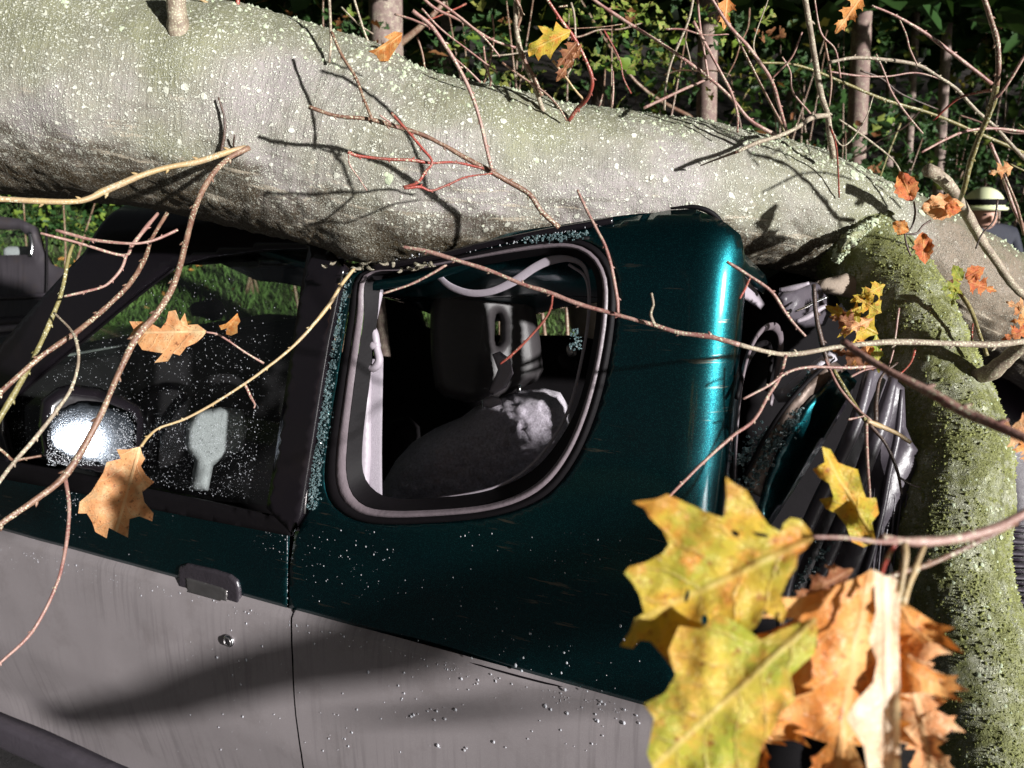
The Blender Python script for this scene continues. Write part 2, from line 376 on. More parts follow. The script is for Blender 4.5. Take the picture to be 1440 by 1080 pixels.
def m_paint(name, c1, c2, rough, metal=0.5, flake=0.0, grime=0.5, streak=0.0, coat=1.0, scratch=0.0):
    n = NT(name); o = n.co('Object')
    uv = n.co('UV')
    c = n.mix(n.noise(2.2, 3, 0.5, o), c1, c2)
    if flake:
        vo = n.voro(1400, o); s2 = n.n('ShaderNodeSeparateColor'); n.t.links.new(vo.outputs['Color'], s2.inputs[0])
        c = n.mix(n.math('MULTIPLY', n.ramp(s2.outputs[0], [(0.80, 0.0), (0.98, 1.0)]), flake), c, tuple(min(1, x * 5 + 0.03) for x in c1))
    dirt = n.noise(9, 7, 0.7, n.map(o, (1, 1, 1)))
    c = n.mix(n.math('MULTIPLY', n.ramp(dirt, [(0.52, 0.0), (0.72, 1.0)]), grime), c, (0.085, 0.06, 0.04))
    if scratch:
        # scuffs with bark and mud rubbed in, running along the car's flank
        sc = n.noise(1.0, 5, 0.65, n.map(uv, (9, 95, 1), rot=(0, 0, R(10))))
        area = n.noise(1.0, 3, 0.5, n.map(uv, (5, 7, 1), (2.3, 0.4, 0)))
        k = n.math('MULTIPLY', n.ramp(sc, [(0.60, 0.0), (0.66, 1.0)]), n.ramp(area, [(0.50, 0.0), (0.62, 1.0)]))
        c = n.mix(n.math('MULTIPLY', k, scratch), c, (0.30, 0.25, 0.18))
    rgh = n.math('ADD', n.math('MULTIPLY', n.noise(16, 5, 0.6, o), 0.12), rough)
    if streak:
        # rain runnels in the grey dust film
        s = n.noise(1.0, 4, 0.6, n.map(uv, (75, 3.2, 1), rot=(0, 0, R(-12)))); sm = n.ramp(s, [(0.50, 0.0), (0.60, 1.0)])
        area = n.ramp(n.noise(1.0, 2, 0.5, n.map(uv, (2.2, 2.6, 1), (1.7, 3.1, 0))), [(0.42, 0.0), (0.58, 1.0)])
        c = n.mix(n.math('MULTIPLY', n.math('MULTIPLY', sm, area), streak), c, tuple(x * 0.42 for x in c1))
    n.P(Base_Color=c, Roughness=rgh, Metallic=metal, Coat_Weight=coat, Coat_Roughness=0.09)
    n.bump(n.noise(5, 2, 0.5, o), 0.12, 0.02)
    return n.m
M['teal'] = m_paint('dark_teal_paint', (0.001, 0.066, 0.068), (0.002, 0.034, 0.054), 0.27, 0.96, 0.5, 0.05, scratch=0.85)
M['clad'] = m_paint('grey_lower_paint', (0.42, 0.375, 0.385), (0.35, 0.31, 0.32), 0.36, 0.30, 0.12, 0.20, streak=0.32, coat=0.4)
M['black'] = m_paint('black_gloss_trim', (0.006, 0.005, 0.007), (0.010, 0.008, 0.010), 0.10, 0, 0, 0.04, coat=0.0)
def m_plain(name, c, rough=0.5, metal=0.0, bs=0.0, bscale=60, var=0.3, spec=0.5, sheen=0.0):
    n = NT(name); o = n.co('Object')
    cc = n.mix(n.noise(bscale * 0.3, 5, 0.6, o), tuple(x * (1 - var) for x in c), tuple(min(1, x * (1 + var)) for x in c))
    n.P(Base_Color=cc, Roughness=rough, Metallic=metal, Specular_IOR_Level=spec)
    if sheen: n.P(Sheen_Weight=sheen)
    if bs: n.bump(n.noise(bscale, 6, 0.65, o), bs, 0.004)
    return n.m
M['rubber'] = m_plain('black_rubber', (0.006, 0.005, 0.006), 0.6, 0, 0.15, 150, .3, .12)
M['rubber_grey'] = m_plain('dusty_grey_rubber', (0.16, 0.13, 0.145), 0.42, 0, 0.3, 120)
M['trim'] = m_plain('lilac_grey_plastic', (0.34, 0.30, 0.34), 0.45, 0, 0.15, 200, 0.12)
M['plastic'] = m_plain('dark_grey_plastic', (0.075, 0.065, 0.078), 0.36, 0, 0.3, 70)
M['handle'] = m_plain('wet_charcoal_plastic', (0.035, 0.030, 0.036), 0.25, 0, 0.3, 120)
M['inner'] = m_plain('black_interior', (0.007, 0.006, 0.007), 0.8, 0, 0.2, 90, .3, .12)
M['headrest'] = m_plain('black_leatherette', (0.040, 0.036, 0.038), 0.45, 0, 0.15, 260, .2, .3)
M['cloth'] = m_plain('light_grey_cloth', (0.42, 0.40, 0.44), 0.85, 0, 0.5, 300, 0.2)
M['chrome'] = m_plain('wet_chrome', (0.7, 0.7, 0.72), 0.16, 1.0, 0.1, 80, 0.1)
M['mirror'] = m_plain('rain_hazed_mirror', (0.10, 0.115, 0.135), 0.17, 1.0, 0.15, 300, 0.1)
M['steel'] = m_plain('dull_steel', (0.35, 0.33, 0.33), 0.35, 0.9, 0.3, 90)
M['belt'] = m_plain('grey_webbing', (0.27, 0.24, 0.275), 0.7, 0, 0.6, 500, 0.15)
M['beige'] = m_plain('beige_headlining', (0.30, 0.24, 0.19), 0.85, 0, 0.5, 120)
M['rust'] = m_plain('dirty_bare_metal', (0.16, 0.12, 0.10), 0.5, 0.5, 0.5, 60, 0.5)
def m_fleece():
    n = NT('grey_lilac_fleece'); o = n.co('Object')
    c = n.mix(n.ramp(n.noise(150, 5, 0.7, o), [(0.3, 0.0), (0.7, 1.0)]), (0.34, 0.29, 0.35), (0.78, 0.72, 0.82))
    n.P(Base_Color=c, Roughness=1.0, Sheen_Weight=0.5, Specular_IOR_Level=0.1); n.bump(n.noise(210, 6, 0.75, o), 1.0, 0.008)
    return n.m
M['fleece'] = m_fleece()
def m_glass(name, tint, refl=1.0, grime=0.03):
    n = NT(name); t = n.n('ShaderNodeBsdfTransparent'); t.inputs[0].default_value = (*tint, 1)
    g = n.n('ShaderNodeBsdfGlossy'); g.inputs['Roughness'].default_value = 0.03; g.inputs[0].default_value = (0.9, 0.95, 1, 1)
    d = n.n('ShaderNodeBsdfDiffuse'); d.inputs[0].default_value = (0.5, 0.5, 0.52, 1)
    f = n.n('ShaderNodeLayerWeight'); fz = n.math('ADD', n.math('MULTIPLY', n.math('POWER', f.outputs['Facing'], 4.5), 0.8), 0.045)
    mx = n.n('ShaderNodeMixShader'); n.t.links.new(n.math('MULTIPLY', fz, refl), mx.inputs[0]); n.t.links.new(t.outputs[0], mx.inputs[1]); n.t.links.new(g.outputs[0], mx.inputs[2])
    m2 = n.n('ShaderNodeMixShader'); n.t.links.new(n.math('MULTIPLY', n.ramp(n.noise(12, 5, 0.6, n.co('Object')), [(0.35, 0.2), (0.7, 1.0)]), grime), m2.inputs[0])
    n.t.links.new(mx.outputs[0], m2.inputs[1]); n.t.links.new(d.outputs[0], m2.inputs[2]); n.t.links.new(m2.outputs[0], n.out.inputs[0])
    return n.m
M['glass'] = m_glass('wet_side_glass', (0.80, 0.86, 0.82), 1.0, 0.008)
M['wsglass'] = m_glass('windscreen_glass', (0.85, 0.92, 0.86), 1.0, 0.004)
def m_drop():
    n = NT('water_drops'); n.P(Base_Color=(0.9, 0.93, 1.0), Roughness=0.05, Transmission_Weight=0.55, IOR=1.33, Specular_IOR_Level=0.9)
    return n.m
M['drop'] = m_drop()
def m_crumb():
    n = NT('crumbled_safety_glass'); o = n.co('Object')
    n.P(Base_Color=n.mix(n.noise(130, 2, 0.5, o), (0.10, 0.20, 0.22), (0.55, 0.72, 0.74)), Roughness=0.10, Transmission_Weight=0.75, IOR=1.5)
    return n.m
M['crumb'] = m_crumb()

def m_ground():
    n = NT('grassy_earth'); o = n.co('Object')
    c = n.mix(n.ramp(n.noise(3, 6, 0.65, o), [(0.35, 0.0), (0.65, 1.0)]), (0.035, 0.065, 0.014), (0.065, 0.060, 0.028))
    c = n.mix(n.ramp(n.noise(70, 5, 0.7, o), [(0.45, 0.0), (0.65, 1.0)]), c, (0.07, 0.12, 0.022))
    n.P(Base_Color=c, Roughness=0.9); n.bump(n.noise(55, 6, 0.7, o), 1.0, 0.05)
    return n.m
M['ground'] = m_ground()
M['litter'] = m_plain('forest_floor_litter', (0.016, 0.011, 0.008), 0.9, 0, 1.0, 30, 0.6)
M['road'] = m_plain('wet_asphalt', (0.05, 0.047, 0.048), 0.45, 0, 0.8, 160, 0.4)
M['grass'] = m_plain('mown_grass', (0.066, 0.125, 0.022), 0.8, 0, 0, 2, 0.5)

# ------------------------------------------------------------------ setting: ground, road, bank, wooded slope
def bank(x, y):
    b = max(0.0, y - (3.3 + 0.10 * x))
    z = 0.24 * b if b < 5 else 1.2 + 0.42 * (b - 5)
    z = min(z, 9 + 0.02 * b)
    return z + 0.06 * noise.noise(Vector((x * 0.7, y * 0.7, 0))) * min(1, b)
V = []; F = []
xs = [-80, -50, -30, -20] + [-14 + 0.4 * i for i in range(71)] + [20, 30, 50, 80]
ys = [-60, -30, -10, -4, 0, 1.5] + [2.4 + 0.3 * i for i in range(90)] + [34, 45, 70, 120]
for y in ys:
    for x in xs: V.append((x, y, bank(x, y)))
nx = len(xs)
for j in range(len(ys) - 1):
    for i in range(nx - 1): F.append((j * nx + i, j * nx + i + 1, (j + 1) * nx + i + 1, (j + 1) * nx + i))
g = mk('ground', V, F, [M['ground'], M['litter']]); g['kind'] = 'structure'
for p in g.data.polygons:
    c = p.center
    if c.y > 9.3 + 0.10 * c.x or (c.x > 2.5 and c.y > 3.4): p.material_index = 1
rd = mk('road', [(-30, -6, .004), (30, -6, .004), (30, 3.0, .004), (-30, 3.0, .004)], [(0, 1, 2, 3)], M['road']); rd['kind'] = 'structure'

# grass blades on the bank
rs = np.random.RandomState(3)
V = []; F = []
def blades(n, x0, x1, y0, y1, hmin, hmax):
    for _ in range(n):
        x = rs.uniform(x0, x1); y = rs.uniform(y0, y1)
        if y < 3.05 + 0.1 * x: continue
        z = bank(x, y); h = rs.uniform(hmin, hmax); a = rs.uniform(0, 6.28); w = 0.004 + 0.0012 * y * 0.6
        dx, dy = math.cos(a) * w, math.sin(a) * w; l = rs.uniform(-.7, .7) * h; l2 = rs.uniform(-.5, .5) * h
        b = len(V); V.extend([(x - dx, y - dy, z - .01), (x + dx, y + dy, z - .01), (x + l, y + l2, z + h)]); F.append((b, b + 1, b + 2))
blades(52000, -6.5, 2.2, 3.0, 10.5, .04, .10)
gr = mk('grass', V, F, M['grass'], flat=True)
tag(gr, 'short mown green grass on the bank behind the crushed car', 'grass', kind='stuff')

# ------------------------------------------------------------------ leaf outlines
def oak_outline(nl=4, width=0.62, teeth=True, rnd=None, depth=0.42):
    rnd = rnd or random
    side = {}
    for sg in (1, -1):
        pts = [(0.0, 0.0), (0.03, 0.03)]
        for i in range(nl):
            u = 0.10 + 0.80 * (i + 0.35) / nl; env = width * 0.5 * math.sin(math.pi * min(1, (0.12 + 0.95 * (i + .6) / nl)) ** 0.9) * rnd.uniform(0.85, 1.1)
            env = max(env, 0.12)
            du = 0.80 / nl
            j = rnd.uniform(-.01, .01)
            sin_w = env * depth
            pts.append((u - du * 0.30 + j, max(sin_w * .7, 0.035)))
            if teeth:
                pts.append((u - du * 0.04 + j, env * 0.72)); pts.append((u + du * 0.02, env * 0.92)); pts.append((u + du * 0.16, env * 0.80))
                pts.append((u + du * 0.46 + j, env * 1.06)); pts.append((u + du * 0.38, env * 0.70)); pts.append((u + du * 0.50, env * 0.46))
            else:
                pts += [(u - du * 0.12, env * 0.8), (u + du * 0.1, env), (u + du * 0.3, env * .92), (u + du * 0.42, env * 0.66)]
            pts.append((u + du * 0.58, max(sin_w, 0.03)))
        pts.append((0.955, 0.035))
        side[sg] = [(a, b * sg) for a, b in pts if a < 0.98]
    a = side[1] + [(1.0, 0.0)] + side[-1][:0:-1]
    return a
def oval_outline(width=0.6, n=11, wav=0.05, rnd=None):
    rnd = rnd or random
    out = []
    for sg in (1, -1):
        l = []
        for i in range(1, n):
            u = i / n; w = width * .5 * math.sin(math.pi * u ** 0.85) * (1 + (wav if i % 2 else -wav) * rnd.uniform(.5, 1.5) * 2)
            l.append((u, w * sg))
        out.append(l)
    return [(0, 0)] + out[0] + [(1, 0)] + out[1][::-1]
def leaf(name, base, tip, depth, mat, parent, outline=None, curl=0.25, fold=0.3, tilt=0.0, step=0.07, wave=0.03, depth2=None, traced=None, scale_w=1.0, holes=()):
    """base/tip in photo pixels give the leaf's stalk end and point at its real distance; traced = outline in pixels"""
    bx, by = base; tx, ty = tip; L = math.hypot(tx - bx, ty - by); ux, uy = (tx - bx) / L, (ty - by) / L
    if traced: ol = [(((x - bx) * ux + (y - by) * uy) / L, (-(x - bx) * uy + (y - by) * ux) / L) for x, y in traced]
    else: ol = outline or oak_outline()
    ho = [[(((x - bx) * ux + (y - by) * uy) / L, (-(x - bx) * uy + (y - by) * ux) / L) for x, y in h] for h in holes]
    d2 = depth if depth2 is None else depth2
    sz = L / FP * depth; sd_ = random.uniform(0, 50)
    def fn(u, v):
        v *= scale_w
        dd = depth + (d2 - depth) * u + sz * (curl * (u - .4) ** 2 * 1.2 - fold * abs(v) + tilt * v + wave * 2.0 * noise.noise(Vector((u * 4.5 + sd_, v * 5.5, 0))) + wave * .8 * noise.noise(Vector((u * 13 + sd_, v * 13, 5))))
        return P(bx + (ux * u - uy * v) * L, by + (uy * u + ux * v) * L, dd)
    return sheet(name, ol, ho, step, fn, mat, parent, uvf=lambda a, b: (a, b))

# simple shared leaf meshes for the undergrowth
def lmesh(name, outline, mat, fold=0.25):
    n = len(outline); V = [(a, b, fold * abs(b) - 0.25 * (a - .4) ** 2) for a, b in outline]
    V.append((0.35, 0, 0.0)); V.append((0.7, 0, -0.03))
    me = bpy.data.meshes.new(name)
    F = []
    for i in range(n):
        j = (i + 1) % n; c = n if (outline[i][0] + outline[j][0]) / 2 < 0.55 else n + 1
        F.append((i, j, c))
    half = [i for i in range(n) if outline[i][0] >= .55]
    me.from_pydata(V, [], F + []); me.shade_smooth()
    uv = me.uv_layers.new(name='UVMap')
    for l in me.loops: uv.data[l.index].uv = (V[l.vertex_index][0], V[l.vertex_index][1])
    me.materials.append(mat); return me
def round_oak(w=.55):
    pts = []
    for u, v in [(.05, .04), (.16, .10), (.22, .07), (.30, .2), (.38, .20), (.42, .11), (.5, .27), (.6, .27), (.63, .14), (.72, .24), (.82, .2), (.84, .1), (.93, .12)]:
        pts.append((u, v * w / .55))
    return [(0, 0)] + pts + [(1.0, 0)] + [(u, -v) for u, v in pts[::-1]]
M['l_dry'] = m_leaf('dry_bg_leaf', (0.30, 0.12, 0.045), (0.20, 0.08, 0.035), (0.36, 0.20, 0.08), (0.1, 0.03, 0.02), (0.4, 0.2, 0.1), 0.3)
LM = {'dark': lmesh('oak_leaf_dark', round_oak(), M['l_bg']), 'yel': lmesh('oak_leaf_yellowing', round_oak(), M['l_bgy']),
      'brn': lmesh('dry_leaf', round_oak(.6), M['l_dry'])}
def orient(base, direction, size, roll):
    z = Vector(direction).normalized(); x = z.cross(Vector((0, 0, 1)))
    if x.length < .1: x = Vector((1, 0, 0))
    q = z.to_track_quat('X', 'Z'); m = q.to_matrix().to_4x4() @ Matrix.Rotation(roll, 4, 'X')
    return Matrix.Translation(base) @ m @ Matrix.Diagonal((size, size, size, 1))
def bush(name, cx, cy, cz, rx, ry, rz, nleaf, nmass, lsize, kinds, label, cat, group=None, lo=None):
    root = empty(name, (cx, cy, bank(cx, cy)), label, cat, group)
    # stems
    rnd = random.Random(hash((round(cx, 2), round(cy, 2))) & 0xffff)
    stems = []
    for k in range(5):
        a = rnd.uniform(0, 6.28); e = Vector((cx + math.cos(a) * rx * .8, cy + math.sin(a) * ry * .6, cz + rnd.uniform(0, rz)))
        b = Vector((cx + rnd.uniform(-.1, .1), cy, bank(cx, cy) - .05)); mid = (b + e) / 2 + Vector((rnd.uniform(-.1, .1), 0, .1))
        tube('stem', [b, mid, e], [.012, .008, .003], M['t_brown'], root, 5, sub=4)
        stems += [mid, e]
    clusters = [Vector((rnd.gauss(0, .45), rnd.gauss(0, .45), rnd.gauss(0, .5))) for _ in range(14)]
    def pt():
        c = rnd.choice(clusters); q = c + Vector((rnd.gauss(0, .22), rnd.gauss(0, .22), rnd.gauss(0, .2)))
        return Vector((cx + max(-1.1, min(1.1, q.x)) * rx, cy + max(-1, min(1, q.y)) * ry, max(bank(cx, cy) + .05, cz + max(-1, min(1, q.z)) * rz)))
    cand = sorted([pt() for _ in range(nleaf * 2)], key=lambda v: v.y)[:nleaf]
    for p in cand:
        me = LM[rnd.choices(list(kinds), list(kinds.values()))[0]]
        o = bpy.data.objects.new('leaf', me); col.objects.link(o); o.parent = root
        d = Vector((rnd.uniform(-1, 1), rnd.uniform(-.8, .3), rnd.uniform(-.9, .4)))
        o.matrix_basis = Matrix.Translation(-root.location) @ orient(p, d, lsize * rnd.uniform(.7, 1.25), rnd.uniform(-1.1, 1.1))
    ro = round_oak(); V = []; F = []; MI = []
    ks = list(kinds)
    for _ in range(nmass):
        p = pt() + Vector((0, .12, 0)); d = Vector((rnd.uniform(-1, 1), rnd.uniform(-.8, .5), rnd.uniform(-.9, .5)))
        m = orient(p, d, lsize * rnd.uniform(.6, 1.2), rnd.uniform(-1.3, 1.3)); b = len(V)
        ol = ro[::2]; k = rnd.choices(range(len(ks)), list(kinds.values()))[0]
        for u, v in ol: V.append(m @ Vector((u, v, .25 * abs(v))))
        V.append(m @ Vector((.5, 0, 0)))
        for i in range(len(ol)): F.append((b + i, b + (i + 1) % len(ol), b + len(ol))); MI.append(k)
    o = mk('foliage', rel(root, V), F, [LM[k].materials[0] for k in ks], root, uv=[(0.5, 0.3)] * len(V)); o['kind'] = 'stuff'
    o.data.polygons.foreach_set('material_index', MI)
    return root
def at(px, py, y):  # point on the view ray at world distance y
    d = ray(px, py); return CAM + d * (y / d.y)
def bushpx(px, py, y, w, h, nleaf, nmass, lsize, kinds, label, cat='bush', group=None, ry=.45):
    c = at(px, py, y); s = y / FP
    return bush('bush', c.x, c.y, c.z, w * s * .5, ry, h * s * .5, nleaf, nmass, lsize, kinds, label, cat, group)
G1 = 'oak bushes at the edge of the dark wood'
bushpx(850, 50, 3.6, 330, 150, 120, 70, .085, {'dark': 4, 'yel': 7, 'brn': .3}, 'oak bush with yellowing green leaves hanging above the middle of the fallen trunk', group=G1)
bushpx(700, 60, 4.3, 180, 130, 40, 60, .095, {'dark': 7, 'yel': 3, 'brn': .2}, 'oak bush left of the yellow-green leaf, its leaves partly in shade', group=G1)
bushpx(1090, 90, 5.7, 160, 200, 35, 120, .10, {'dark': 7, 'yel': 3, 'brn': .4}, 'thin oak bush growing around the pinkish tree trunk', group=G1)
bushpx(1185, 75, 6.1, 210, 150, 90, 200, .12, {'dark': 9, 'yel': 1}, 'dark green oak bush right of the pinkish tree trunk', group=G1)
bushpx(1330, 215, 6.6, 330, 170, 190, 480, .12, {'dark': 10, 'yel': .6}, 'dense dark green oak bush behind the yellow helmet', group=G1)
bushpx(1210, 235, 5.2, 200, 120, 80, 180, .10, {'dark': 9, 'yel': .6, 'brn': .5}, 'low oak bush just above the trunk where its big limb forks off', group=G1)
bushpx(1430, 40, 7.0, 160, 130, 60, 200, .12, {'dark': 7, 'yel': 3, 'brn': .5}, 'oak bush in the top right corner behind slender stems', group=G1)
bushpx(430, 20, 5.2, 200, 120, 50, 120, .10, {'dark': 6, 'yel': 2, 'brn': 1.2}, 'bush with rusty and green leaves at the left end of the wood edge', group=G1)
bushpx(640, 120, 6.2, 220, 110, 30, 160, .11, {'dark': 8, 'yel': 1.5, 'brn': .6}, 'shaded oak bush behind the crossing pink twigs', group=G1)
bushpx(930, 150, 6.6, 320, 90, 30, 80, .10, {'dark': 7, 'yel': 2, 'brn': .8}, 'thin low bush with a few rusty leaves behind the middle of the trunk', group=G1)
bushpx(60, 305, 5.6, 330, 80, 90, 900, .065, {'dark': 8, 'yel': 2.5}, 'ivy-like green bush below the left end of the fallen trunk')
bushpx(330, -25, 7.0, 300, 160, 0, 400, .11, {'dark': 8, 'yel': 1}, 'dark bush above the left part of the trunk', group=G1)
# far wood: dark undergrowth mass
V = []; F = []
rnd = random.Random(5)
for _ in range(6000):
    y = rnd.uniform(10.5, 19); x = rnd.uniform(-1.0, 1.0) * (y * 0.8 + 1); z = bank(x, y) + rnd.random() ** 1.6 * 3.2
    if noise.noise(Vector((x * .8, y * .5, z * .9))) < -.2: continue
    m = orient(Vector((x, y, z)), (rnd.uniform(-1, 1), rnd.uniform(-.6, .6), rnd.uniform(-1, .5)), rnd.uniform(.14, .26), rnd.uniform(-1.3, 1.3)); b = len(V)
    for u, v in ((0, 0), (.35, .25), (.75, .22), (1, 0), (.75, -.22), (.35, -.25)): V.append(m @ Vector((u, v, .2 * abs(v))))
    F += [(b, b + 1, b + 2, b + 3), (b, b + 3, b + 4, b + 5)]
fw = mk('undergrowth', V, F, M['l_bg'], uv=[(0.5, 0.3)] * len(V))
tag(fw, 'dark leafy undergrowth filling the wood behind the fallen tree', 'undergrowth', kind='stuff')

# standing trees
def tree(px0, py0, px1, w, y, mat, label, h=6.5, group='standing trees in the wood', lean=0.0):
    b = at(px0, py0, y); gz = bank(b.x, y)
    t = at(px1, -200, y)
    base = Vector((b.x, y, gz - .1)); r = w / FP * y * .5
    root = empty('tree', base, label, 'tree', group)
    top = base + (Vector((t.x, y + .1, t.z)) - base) * (h / max(1.0, (t.z - gz)))
    pts = [base + (top - base) * k / 6 + Vector((noise.noise(Vector((px0, k, 0))) * r * 1.1, 0, 0)) for k in range(7)]
    tube('trunk', pts, [r * 1.25, r * 1.05, r, r * .92, r * .85, r * .75, r * .5], mat, root, 12, rough=.06, sub=8)
    rn = random.Random(px0)
    for k in range(4):
        q = base + (top - base) * rn.uniform(.25, .8); a = rn.choice((-1, 1)) * rn.uniform(.4, .9)
        tube('branch', [q, q + Vector((a * .5, rn.uniform(-.2, .2), .25)), q + Vector((a, rn.uniform(-.4, .4), .7))], [r * .25, r * .16, .003], M['t_brown'], root, 5)
    crown(root, Vector((t.x, y + .3, max(4.8, gz + 4.2))), 2.0, 1.3, 1.9, 2600, rn)  # dense crown mostly above the view, added to shade the wood behind
def crown(root, c, rx, ry, rz, n, rn):
    V = []; F = []
    for _ in range(n):
        p = Vector((c.x + max(-1.2, min(1.2, rn.gauss(0, .55))) * rx, c.y + max(-1.2, min(1.2, rn.gauss(0, .5))) * ry, c.z + rn.uniform(-1, 1) * rz))
        m = orient(p, (rn.uniform(-1, 1), rn.uniform(-1, 1), rn.uniform(-.8, .5)), rn.uniform(.18, .32), rn.uniform(-1.4, 1.4)); b = len(V)
        for u, v in ((0, 0), (.35, .30), (.75, .26), (1, 0), (.75, -.26), (.35, -.30)): V.append(m @ Vector((u, v, .2 * abs(v))))
        F += [(b, b + 1, b + 2, b + 3), (b, b + 3, b + 4, b + 5)]
    o = mk('crown', rel(root, V), F, M['l_bg'], root, uv=[(.5, .3)] * len(V)); o['kind'] = 'stuff'
tree(1008, 150, 1006, 27, 5.0, M['trunkbg2'], 'straight slim tree with pinkish brown bark above the middle of the trunk')
tree(1226, 130, 1232, 26, 5.5, M['trunkbg2'], 'slim tree with pale bark among dark green oak leaves')
tree(538, 80, 534, 46, 5.0, M['trunkbg'], 'stout tree with knobbly brown bark behind the folded orange leaf')
tree(1352, 70, 1356, 13, 6.3, M['trunkbg'], 'thin grey stem nearest the top right corner')
tree(1303, 90, 1310, 10, 6.4, M['trunkbg'], 'thin leaning stem between two slim trees on the right')
tree(1272, 120, 1270, 12, 7.5, M['trunkbg'], 'faint shaded stem just right of the pale slim tree')
tree(628, 130, 612, 24, 7.2, M['trunkbg'], 'shaded brown tree far back behind the pink twigs')
tree(840, 120, 852, 16, 10.5, M['trunkbg'], 'faint dark tree in the blackest part of the wood')
tree(1130, 140, 1110, 11, 9.0, M['trunkbg'], 'thin shaded stem right of the pinkish tree')
tree(420, 40, 428, 22, 8.8, M['trunkbg'], 'dark tree behind the rusty leaved bush')
# undergrowth added out of view on the right to shade the far wood
V = []; F = []
for _ in range(24000):
    x = rnd.uniform(4.0, 15); y = rnd.uniform(4.8, 8.6) + (x - 3.6) * .15; z = bank(x, y) + rnd.random() * 5.6
    m = orient(Vector((x, y, z)), (rnd.uniform(-1, 1), rnd.uniform(-.6, .6), rnd.uniform(-1, .5)), rnd.uniform(.10, .20), rnd.uniform(-1.3, 1.3)); b = len(V)
    for u, v in ((0, 0), (.35, .25), (.75, .22), (1, 0), (.75, -.22), (.35, -.25)): V.append(m @ Vector((u, v, .2 * abs(v))))
    F += [(b, b + 1, b + 2, b + 3), (b, b + 3, b + 4, b + 5)]
shade_growth = mk('undergrowth', V, F, M['l_bg'], uv=[(0.5, 0.3)] * len(V))
tag(shade_growth, 'leafy undergrowth added unseen on the right to shade the far wood', 'undergrowth', kind='stuff')

# ------------------------------------------------------------------ fallen tree
ft = empty('fallen_tree', P(0, 115, 1.65), 'big fallen beech lying across the crushed car roof, bark spotted with lichen', 'tree')
def sweep(name, ctrl, mat, parent, sides=110, sub=26, amp=.02, fine=.004, bumps=(), off=0.0, capend=True):
    c = smooth([P(x, y, d) for x, y, d, r in ctrl], sub); rr = [v.x for v in smooth([Vector((r / FP * d, 0, 0)) for x, y, d, r in ctrl], sub)]
    n = len(c); V = []; F = []; UV = []; L = 0; nrm = Vector((0, 0, 1))
    for i in range(n):
        t = (c[min(i + 1, n - 1)] - c[max(i - 1, 0)]).normalized(); nrm = (nrm - t * nrm.dot(t)).normalized(); bi = t.cross(nrm)
        if i: L += (c[i] - c[i - 1]).length
        for k in range(sides):
            a = 2 * math.pi * k / sides; d = nrm * math.cos(a) + bi * math.sin(a); p = c[i] + d * rr[i]
            h = amp * noise.noise(p * 4.5) + amp * .35 * noise.noise(p * 14) + fine * noise.fractal(p * 55, .7, 2.1, 4)
            for (q, br, bh) in bumps:
                h += bh * math.exp(-((p - q).length / br) ** 2)
            V.append(p + d * h); UV.append((L, k / sides * 1.0))
    for i in range(n - 1):
        for k in range(sides):
            a = i * sides + k; b = i * sides + (k + 1) % sides
            F.append((a, b, b + sides, a + sides))
    F.append(tuple(range(sides))[::-1]); F.append(tuple((n - 1) * sides + k for k in range(sides)))
    o = mk(name, rel(getroot(parent), V), F, mat, parent, uv=UV)
    return o, V, c, rr, sides
TR = [(-700, -10, 1.62, 172), (-400, 40, 1.62, 165), (-150, 88, 1.63, 160), (0, 115, 1.65, 155), (150, 138, 1.66, 152), (340, 170, 1.68, 147), (480, 206, 1.70, 143), (560, 236, 1.70, 136), (660, 248, 1.71, 124),
      (800, 258, 1.74, 112), (930, 266, 1.78, 102), (1050, 284, 1.83, 91), (1150, 306, 1.88, 82), (1230, 338, 1.93, 80), (1320, 388, 2.0, 78), (1420, 446, 2.1, 76), (1600, 560, 2.3, 78), (1900, 800, 2.7, 80)]
fr_ = lambda x, y, d: P(x, y, d)
bmp = [(P(275, 95, 1.52), .05, .022), (P(335, 215, 1.5), .035, .016), (P(500, 372, 1.66), .07, .02), (P(330, 30, 1.6), .03, .012), (P(690, 165, 1.6), .12, .012), (P(760, 145, 1.62), .04, .010),
       (P(950, 190, 1.7), .04, .008), (P(1190, 290, 1.82), .07, .02), (P(90, 150, 1.48), .03, .008)]
trunk, TV, TC, TRR, TS = sweep('trunk', TR, M['bark'], ft, 128, 24, .016, .0035, bmp)
LB = [(1180, 330, 1.86, 60), (1228, 372, 1.80, 62), (1272, 436, 1.70, 58), (1308, 516, 1.62, 60), (1340, 610, 1.55, 68), (1342, 690, 1.50, 74), (1334, 770, 1.46, 74), (1352, 850, 1.42, 68), (1376, 950, 1.38, 76), (1392, 1060, 1.35, 80), (1410, 1200, 1.33, 88), (1430, 1500, 1.35, 90), (1440, 1900, 1.4, 80)]
bm2 = [(P(1325, 945, 1.33), .05, .022), (P(1400, 520, 1.6), .03, .015), (P(1345, 690, 1.45), .05, .01)]
limb, LV, LC, LRR, LS = sweep('limb', LB, M['bark_moss'], ft, 96, 22, .009, .003, bm2)
